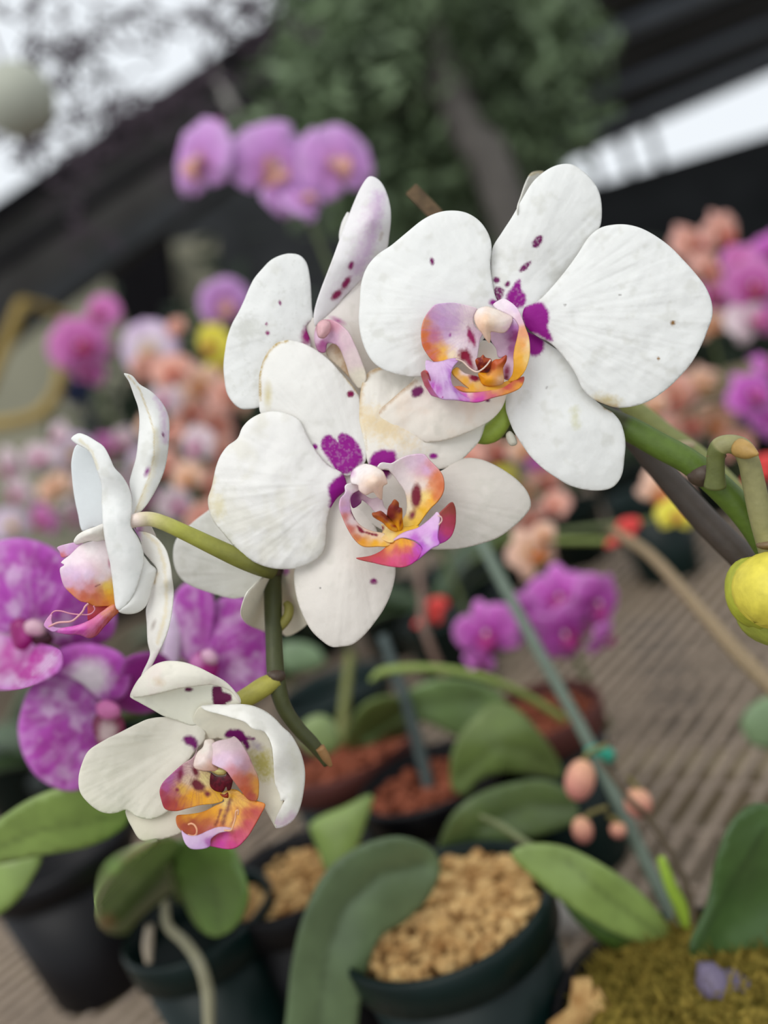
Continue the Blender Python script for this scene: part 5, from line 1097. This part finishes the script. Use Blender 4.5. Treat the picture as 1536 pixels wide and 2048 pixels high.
V, Fc, C = ptube([(210,1440,DM+.035,9),(300,1620,DM+.07,10),(360,1800,DM+.1,10)],8,col=(80,90,50)); mesh_obj('lower_stem', V, Fc, M_STEM, sp, C)

# ------------------------------------------------------------------ sprays behind, bloom by bloom
ORD = ['', 'second ', 'third ', 'fourth ', 'fifth ', 'sixth ', 'seventh ', 'eighth ', 'ninth ', 'tenth ', 'eleventh ', 'twelfth ']
WORD = dict(salmon='salmon', peach='peach', pale='pale pink', magenta='magenta', pinkmag='pink', lilac='lilac', whitelil='lilac-white', yellow='yellow')
def rank(i, n):
    return (ORD[i] + 'highest') if i < (n + 1) // 2 else (ORD[n - 1 - i] + 'lowest')
def spray(kind, lst, d, group, labels, stem_label, stem_to=None, scol=(92,104,64), jit=.04):
    pts = []; made = []
    for i, it in enumerate(lst):
        x, y, sz = it[:3]
        kd = it[3] if len(it) > 3 and it[3] else kind
        yaw, pitch, roll = (it[4] if len(it) > 4 else (rng.uniform(-40, 40), rng.uniform(-30, 30), rng.uniform(-45, 45)))
        lab = labels[i] if isinstance(labels, (list, tuple)) else labels % (WORD[kd], rank(sorted(range(len(lst)), key=lambda q: (lst[q][1], lst[q][0])).index(i), len(lst)))
        dd = d + rng.uniform(-jit, jit)
        made.append((blossom(kd, x, y, dd, sz, roll, yaw, pitch, lab, group), P(x, y, dd)))
        pts.append((x, y, dd))
    if stem_label:
        pts.sort(key=lambda q: q[1])
        ch = [P(x, y, dd + .025) for x, y, dd in (pts if len(pts) < 6 else pts[::3])]
        low = ch[-1]
        bx = stem_to or (low[0] + .02, low[1] + .05)
        ch += [np.array([low[0] * .5 + bx[0] * .5, low[1] * .5 + bx[1] * .5 + .01, (low[2] + ZB) / 2]), np.array([bx[0], bx[1], ZB + .01])]
        V, Fc, C = tube(ch, [.0022] * (len(ch) - 1) + [.003], 8, scol, k=4)
        tag(mesh_obj('flower_spike', V, Fc, M_STEM, colors=C), stem_label, 'stem')
        line = catmull(ch, 6)
        for o, p in made:
            q = line[np.argmin(((line - p) ** 2).sum(1))]
            m = p + Fv * .012
            V, Fc, C = tube([p + Fv * .002, m * .7 + q * .3 + np.array([0, 0, .006]), q], [.0014, .0013, .0014], 6, scol, k=3)
            M = np.array((Matrix.Translation(o.location) @ o.rotation_euler.to_matrix().to_4x4() @ Matrix.Diagonal((*o.scale, 1))).inverted())
            V = V @ M[:3, :3].T + M[:3, 3]
            st = mesh_obj('flower_stalk', V, Fc, M_STEM, None, C, origin=np.zeros(3))
            st.parent = o

spray('lilac', [(400,322,165,None,(-38,8,10)),(552,340,200,None,(20,-5,-35)),(672,328,165,None,(12,0,20)),(605,405,100,None,(30,-40,60)),(440,270,70,'pinkmag',(60,0,0))], .78, 'lilac blooms under the roof',
      ['lilac bloom at the left end of the upper spray','large lilac bloom in the middle of the upper spray','lilac bloom at the right end of the upper spray','small lilac bloom hanging lowest in the upper spray','pink bud-like bloom behind the left end of the upper spray'],
      'thin dark spike carrying the upper lilac spray', jit=.02)
spray('pinkmag', [(160,690,130),(205,625,85),(175,740,80)], 1.15, 'pink blooms by the olive wall',
      ['magenta-pink bloom in front of the olive wall, largest there','small pink bloom topmost by the olive wall','dark pink bloom lowest by the olive wall'], 'spike of the pink blooms by the olive wall', jit=.03)
spray('whitelil', [(300,700,130),(450,608,110,'lilac'),(430,690,95,'yellow'),(445,735,80,'yellow'),(352,655,45,'salmon')], 1.0, 'mixed blooms left of the half-hidden bloom',
      ['white and lilac bloom above the salmon cluster','lilac bloom beside the half-hidden white bloom','yellow bloom touching the half-hidden white bloom','second yellow bloom, lower, beside the half-hidden white bloom','tiny orange bloom above the salmon cluster'], 'spike of the white and lilac blooms', jit=.03)
sal = [(300,740,80),(345,745,90),(400,770,95),(455,790,95),(330,800,80),(380,825,85),(435,850,90),(480,800,70),(345,865,75),(395,890,90),(445,905,80),(330,930,75),(375,955,85),(425,965,80),(350,1010,80),(400,1030,80),(440,1010,70),(300,850,60),(470,760,60)]
spray('salmon', [(x, y, s, ('salmon','salmon','peach','salmon','pale')[i % 5]) for i, (x, y, s) in enumerate(sal)], .98, 'salmon cluster behind the sideways bloom',
      '%s bloom, %s in the salmon cluster behind the sideways white bloom', 'spike of the salmon cluster at left', jit=.09)
pal = [(20,930,85),(80,915,80),(150,905,85),(215,900,75),(40,985,85),(110,975,85),(180,960,80),(240,965,70),(20,1050,80),(85,1040,75),(150,1030,75),(215,1015,70),(120,870,60),(250,880,60),(285,930,70),(290,1000,60)]
spray('pale', [(x, y, s, ('pale','pale','whitelil','pinkmag','pale','peach')[i % 6]) for i, (x, y, s) in enumerate(pal)], 1.15, 'pale pink cluster at the left edge',
      '%s bloom, %s in the pale cluster at the left edge', 'spike of the pale cluster at the left edge', jit=.1)
rsal = [(1385,490,110),(1440,470,110),(1415,540,90),(1480,520,80,'pinkmag'),(1440,590,110,'pinkmag'),(1505,570,120,'pinkmag'),(1500,640,110,'pale'),(1545,500,90,'magenta'),(1545,640,90,'pinkmag'),(1420,650,70,'peach')]
spray('salmon', rsal, .98, 'salmon and pink blooms right of the largest bloom', '%s bloom, %s in the cluster right of the largest white bloom', 'spike of the blooms right of the largest bloom', jit=.06)
rlow = [(1345,790,100),(1400,770,90,'peach'),(1370,850,100),(1430,840,110,'peach'),(1470,890,80),(1320,860,70),(1500,790,110,'magenta'),(1530,740,90,'magenta'),(1540,840,90,'magenta'),(1310,810,60,'peach')]
spray('salmon', rlow, .92, 'salmon and magenta blooms above the crooked spike', '%s bloom, %s in the cluster above the crooked side spike', 'spike of the blooms above the crooked side spike', jit=.05)
cs = [(935,915,80),(985,905,90),(1045,900,70,'peach'),(1090,960,85),(1045,985,80,'peach'),(1005,960,70,'yellow'),(1110,1010,70),(1075,930,50,'magenta'),(1060,1040,70),(950,860,60,'peach')]
spray('salmon', cs, .86, 'salmon blooms below the largest bloom', '%s bloom, %s in the cluster showing below the largest white bloom', 'spike of the salmon blooms below the largest bloom', jit=.05)
spray('peach', [(1065,1105,120,None,(10,-10,30)),(1085,1070,60),(1330,985,120,None,(-20,10,-40)),(1350,1030,80,'yellow')], .68, 'peach blooms above the magenta cluster',
      ['peach bloom just above the magenta cluster','tiny peach bloom under the right sepal','peach bloom hanging below the thick green spike','yellow-peach bloom hanging below the dark spike'], 'thin spike of the peach blooms', jit=.02)
spray('magenta', [(975,1265,150,None,(-20,10,20)),(1045,1235,110,None,(30,0,-50)),(1120,1195,150,None,(-15,-10,10)),(1190,1205,140,None,(25,10,-30)),(1130,1265,140,None,(0,20,60)),(1205,1280,90,None,(50,30,120)),(960,1320,70,None,(10,-50,0))], .62, 'magenta cluster above the bench',
      ['magenta bloom at the left end of the cluster above the bench','small magenta bloom behind the grey stake','magenta bloom topmost in the cluster above the bench','magenta bloom at the right end of the cluster above the bench','pink-magenta bloom low in the middle of the cluster above the bench','narrow mauve bloom drooping at the right of the cluster','pale mauve bloom hanging lowest at the left of the cluster'],
      'reddish spike of the magenta cluster', stem_to=tuple(b5[:2]), scol=(110,70,60), jit=.02)

# ------------------------------------------------------------------ rosettes of strap leaves filling the benches behind
def strap_leaf(plant, base, az, L, w, rise, col):
    n = 9
    V = []; Fc = []; C = []
    dirv = np.array([math.cos(az), math.sin(az), 0]); sd = np.array([-math.sin(az), math.cos(az), 0])
    for i in range(n):
        t = i / (n - 1)
        c = base + dirv * L * t * (1 - .15 * t) + np.array([0, 0, rise * L * (t - .85 * t * t)])
        ww = w * (math.sin(math.pi * (.06 + .9 * t) ** .8) ** .6)
        for j in (-1, -.5, 0, .5, 1):
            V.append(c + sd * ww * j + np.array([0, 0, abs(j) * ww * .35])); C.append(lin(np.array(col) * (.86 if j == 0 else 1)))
    for i in range(n - 1):
        for j in range(4):
            Fc.append([i*5 + j, i*5 + j + 1, (i+1)*5 + j + 1, (i+1)*5 + j])
    o = mesh_obj('leaf', V, Fc, M_LEAF, plant, np.array(C)); solidify(o, .002)
rows = [(150,1525),(10,1500),(520,1240),(430,1290),(600,1200),(760,1180),(880,1230),(40,1180),(160,1200),(300,1180),(980,1060),(1130,1010),(1240,940),(1420,900),(1500,850),(700,1060),(420,1120),(60,1090),(240,1080),(560,1090),(1360,820),(1180,860)]
rows = [q for q in rows if abs((ray_z(*q, ZB) - bc) @ d2) < .84 and (ray_z(*q, ZB) - bc) @ d1 < 1.42]
rows.sort()
NR = len(rows)
for i, (x, y) in enumerate(rows):
    wh = (ORD[i] + 'from the left' if i else 'leftmost') if i < NR // 2 else (ORD[NR - 1 - i] + 'from the right' if i < NR - 1 else 'rightmost')
    c = ray_z(x, y, ZB + .09)
    pl = empty('orchid_plant', c, 'dark strap-leaved orchid plant in the shaded back rows, ' + wh, 'plant', 'orchid plants in the shaded back rows')
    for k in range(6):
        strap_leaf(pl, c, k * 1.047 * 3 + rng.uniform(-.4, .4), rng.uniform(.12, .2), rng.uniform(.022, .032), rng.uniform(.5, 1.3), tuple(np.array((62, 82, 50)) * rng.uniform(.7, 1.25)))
    V, Fc = lathe([(0, 0), (.036, 0), (.048, .085), (.05, .088), (.046, .088), (.0, .08)], np.array([c[0], c[1], ZB + .002]), 20)
    tag(mesh_obj('plant_pot', V, Fc, M_POTG), 'dark green pot in the shaded back rows, ' + wh, 'pot', 'pots in the shaded back rows')

# ------------------------------------------------------------------ tree, hanging twigs, hoop
def leaf_cloud(centers, n, size, spread):
    VV = np.zeros((n * 6, 3)); FF = []
    for k in range(n):
        c, rad = centers[rng.randrange(len(centers))]
        q = nrng.randn(3) * np.array([rad, rad, rad]) * .45
        p = c + q
        a = nrng.randn(3); a /= np.linalg.norm(a); b = np.cross(a, nrng.randn(3)); b /= np.linalg.norm(b); nn = np.cross(a, b)
        s = size * rng.uniform(.6, 1.3)
        for j, (u, v, w) in enumerate(((-1, 0, 0), (-.4, .36, .08), (.45, .34, .08), (1, 0, -.1), (.45, -.34, .08), (-.4, -.36, .08))):
            VV[k*6 + j] = p + s * (u * a + v * b + w * nn)
        FF += [[k*6, k*6+1, k*6+2, k*6+3], [k*6, k*6+3, k*6+4, k*6+5]]
    return VV, FF
M_TREE = plain('tree_leaf', (74, 92, 64), .55, .4, 3.2, .55, .1, rgb2=(126, 148, 108))
M_TRUNK = plain('grey_trunk', (86, 82, 78), .9, .2, 14, .3, .5, .01)
td = 2.7
tree = empty('tree', ray_z(1120, 900, .0) * 0 + np.array([*P(1040, 470, td)[:2], 0]), 'grey-trunked tree with dark green crown at top centre', 'tree')
tb = np.array([*P(1060, 520, td)[:2], 0])
V, Fc, C = tube([tb, P(1010, 400, td), P(950, 290, td), P(890, 160, td), P(860, 40, td), P(850, -60, td)], [.07, .06, .05, .045, .04, .035], 12, (110,104,98))
mesh_obj('trunk', V, Fc, M_TRUNK, tree)
for (x, y) in ((700,120),(760,250),(1040,80),(1000,240),(640,200)):
    V, Fc, C = tube([P(900, 190, td), P((900 + x) / 2, (190 + y) / 2 - 20, td + .1), P(x, y, td + .1)], [.026, .016, .008], 8, (110,104,98)); mesh_obj('branch', V, Fc, M_TRUNK, tree)
cen = [(P(x, y, td + dz * .5), r * .64) for x, y, dz, r in ((700,110,.2,.36),(640,200,.1,.30),(820,60,0,.36),(760,230,.3,.36),(920,60,.2,.34),(1040,60,.1,.30),(1100,120,.2,.26),(980,230,.4,.34),(850,360,.5,.34),(1060,250,.3,.28),(780,390,.5,.3),(1000,380,.6,.3),(660,40,.3,.3),(880,-40,.2,.4),(700,330,.6,.3))]
V, Fc = leaf_cloud(cen, 5200, .036, 1)
lf = mesh_obj('foliage', V, Fc, M_TREE, tree, smooth=False); lf['kind'] = 'stuff'
# lower dark shrubs between the benches and the back wall
for i, (x, y, r, lab) in enumerate(((420,760,.42,'dark shrub behind the salmon cluster'),(1300,700,.36,'dark shrub right of the tree, below the daylight gap'))):
    c = P(x, y, 4.0)
    o = empty('shrub', np.array([c[0], c[1], 0]), lab, 'shrub')
    V, Fc, C = tube([(c[0], c[1], 0), c * .5 + np.array([c[0], c[1], 0]) * .5 + np.array([.03, 0, 0]), c], [.05, .04, .02], 8, (80,76,70)); mesh_obj('stem', V, Fc, M_TRUNK, o)
    V, Fc = leaf_cloud([(c, r), (c + np.array([.3, .1, -.25]), r), (c + np.array([-.3, .1, -.2]), r), (c + np.array([0, .1, -.6]), r)], 1500, .06, 1)
    q = mesh_obj('foliage', V, Fc, plain('shrub_leaf', (46, 58, 44), .6, .3, 1.6, .4, .1), o, smooth=False); q['kind'] = 'stuff'
# hanging twiggy plants against the sky
M_TWIG = plain('dark_twig', (66, 56, 64), .8, .2, 60, .3)
def twig_plant(starts, d, lab, n, seed, spreadpx=90):
    r = random.Random(seed)
    o = empty('hanging_twigs', P(*starts[0], d), lab, 'plant')
    VV = []
    for q in range(n):
        x, y = starts[r.randrange(len(starts))]
        x += r.uniform(-spreadpx, spreadpx); y += r.uniform(-spreadpx * .6, spreadpx * .6)
        a = r.uniform(0, 6.28); L = r.uniform(60, 150)
        pp = []; dd = d + r.uniform(-.12, .12)
        for k in range(5):
            pp.append((x, y, dd, (4.6 - .7 * k)))
            x += math.cos(a) * L / 4; y += math.sin(a) * L / 4; a += r.uniform(-.7, .7); dd += r.uniform(-.02, .02)
        V, Fc, C = ptube(pp, 5, col=(66,56,64), k=3)
        mesh_obj('twig', V, Fc, M_TWIG, o)
        for k in range(5):
            bx, by, bd, _ = pp[r.randrange(1, 5)]
            aa = r.uniform(0, 6.28); l2 = r.uniform(24, 52)
            s = bd / FPX
            e = (math.cos(aa) * Rv + math.sin(aa) * Uv + .5 * r.uniform(-1, 1) * Fv) * l2 * s
            f = np.cross(e, Fv); f = f / np.linalg.norm(f) * 4.6 * s
            p0 = P(bx, by, bd)
            VV.append([p0, p0 + e * .5 + f, p0 + e + Fv * 4 * s, p0 + e * .5 - f])
    V = np.array(VV).reshape(-1, 3); Fc = [[i*4, i*4+1, i*4+2, i*4+3] for i in range(len(VV))]
    q = mesh_obj('leaves', V, Fc, M_TWIG, o, smooth=False); solidify(q, .0006, 0); q['kind'] = 'stuff'
twig_plant([(60,60),(150,110),(40,280),(130,320),(90,200)], 1.3, 'dark twiggy hanging plant in the upper left corner around the pale globe', 34, 1, 90)
twig_plant([(300,60),(420,120),(360,180),(280,250),(480,60),(200,40),(420,30),(560,20)], 1.6, 'dark twiggy hanging plant against the sky, right of the pale globe', 30, 2, 90)
twig_plant([(240,330),(330,230),(170,380),(60,400),(380,210)], 1.5, 'dark twiggy hanging plant along the sloping eave', 18, 3, 80)
gl = empty('hanging_globe', P(35, 195, 1.05), 'pale grey-green hanging globe pot in the upper left corner', 'pot')
s = 1.05 / FPX
V, Fc, C = blob(P(35, 200, 1.05), [X0 * 74 * s, np.array([0, 1, 0]) * 74 * s, np.array([0, 0, 1]) * 72 * s], (168, 170, 156), 24, 16)
mesh_obj('globe_body', V, Fc, plain('pale_ceramic', (164, 166, 152), .6, .4, 20, .08), gl)
V, Fc, C = tube([P(35, 200, 1.05) + np.array([0, 0, 70 * s]), P(35, 200, 1.05) + np.array([0, 0, 400 * s])], [.002, .002], 6); mesh_obj('hanger_wire', V, Fc, M_TWIG, gl)
M_STRAP = plain('grey_strap', (150, 146, 140), .7, .3, 60, .2)
for (pp, lab) in (([(570,-30,6.9,7),(600,50,6.9,9),(625,130,6.9,9),(640,190,6.9,8)], 'grey hanging strap beside the tree crown'), ([(420,130,6.6,6),(445,180,6.6,8),(475,235,6.6,7)], 'grey hanging strap above the lilac spray')):
    V, Fc, C = ptube(pp, 8); tag(mesh_obj('hanging_strap', V, Fc, M_STRAP), lab, 'strap')
M_HOOP = plain('yellow_hose', (150, 126, 62), .6, .4, 30, .15)
rod('hose', [(-60,850,1.9,12),(20,846,1.9,13),(80,826,1.9,13),(115,780,1.9,12),(122,735,1.9,11)], (200,180,80), 'yellow hose curving at the left edge', 'hose', mat=M_HOOP)
rod('pole', [(-30,790,2.2,12),(10,690,2.2,13),(45,605,2.2,12)], (190,150,60), 'yellow pole leaning at the left edge', 'pole', mat=M_HOOP)
rod('pole', [(45,605,2.2,10),(100,620,2.3,9),(150,650,2.4,9)], (170,150,90), 'thin yellow crossbar beside the yellow pole', 'pole', mat=M_HOOP)
c = P(150, 775, 2.1); s = 2.1 / FPX
V, Fc = lathe([(0, 0), (26 * s, 0), (34 * s, 50 * s), (36 * s, 52 * s), (30 * s, 52 * s), (0, 44 * s)], c - np.array([0, 0, 30 * s]), 20)
np_ = empty('plant_pot', (c[0], c[1], 0), 'small navy blue pot on a post under the pink blooms by the olive wall', 'pot')
mesh_obj('pot_body', V, Fc, plain('navy_plastic', (40, 52, 86), .5, .4, 40, .1), np_)
V, Fc = box_between((c[0], c[1], 0), (c[0], c[1], c[2] - 30 * s), .02, .02, (0, 1, 0))
mesh_obj('support_post', V, Fc, M_WALL, np_, smooth=False)
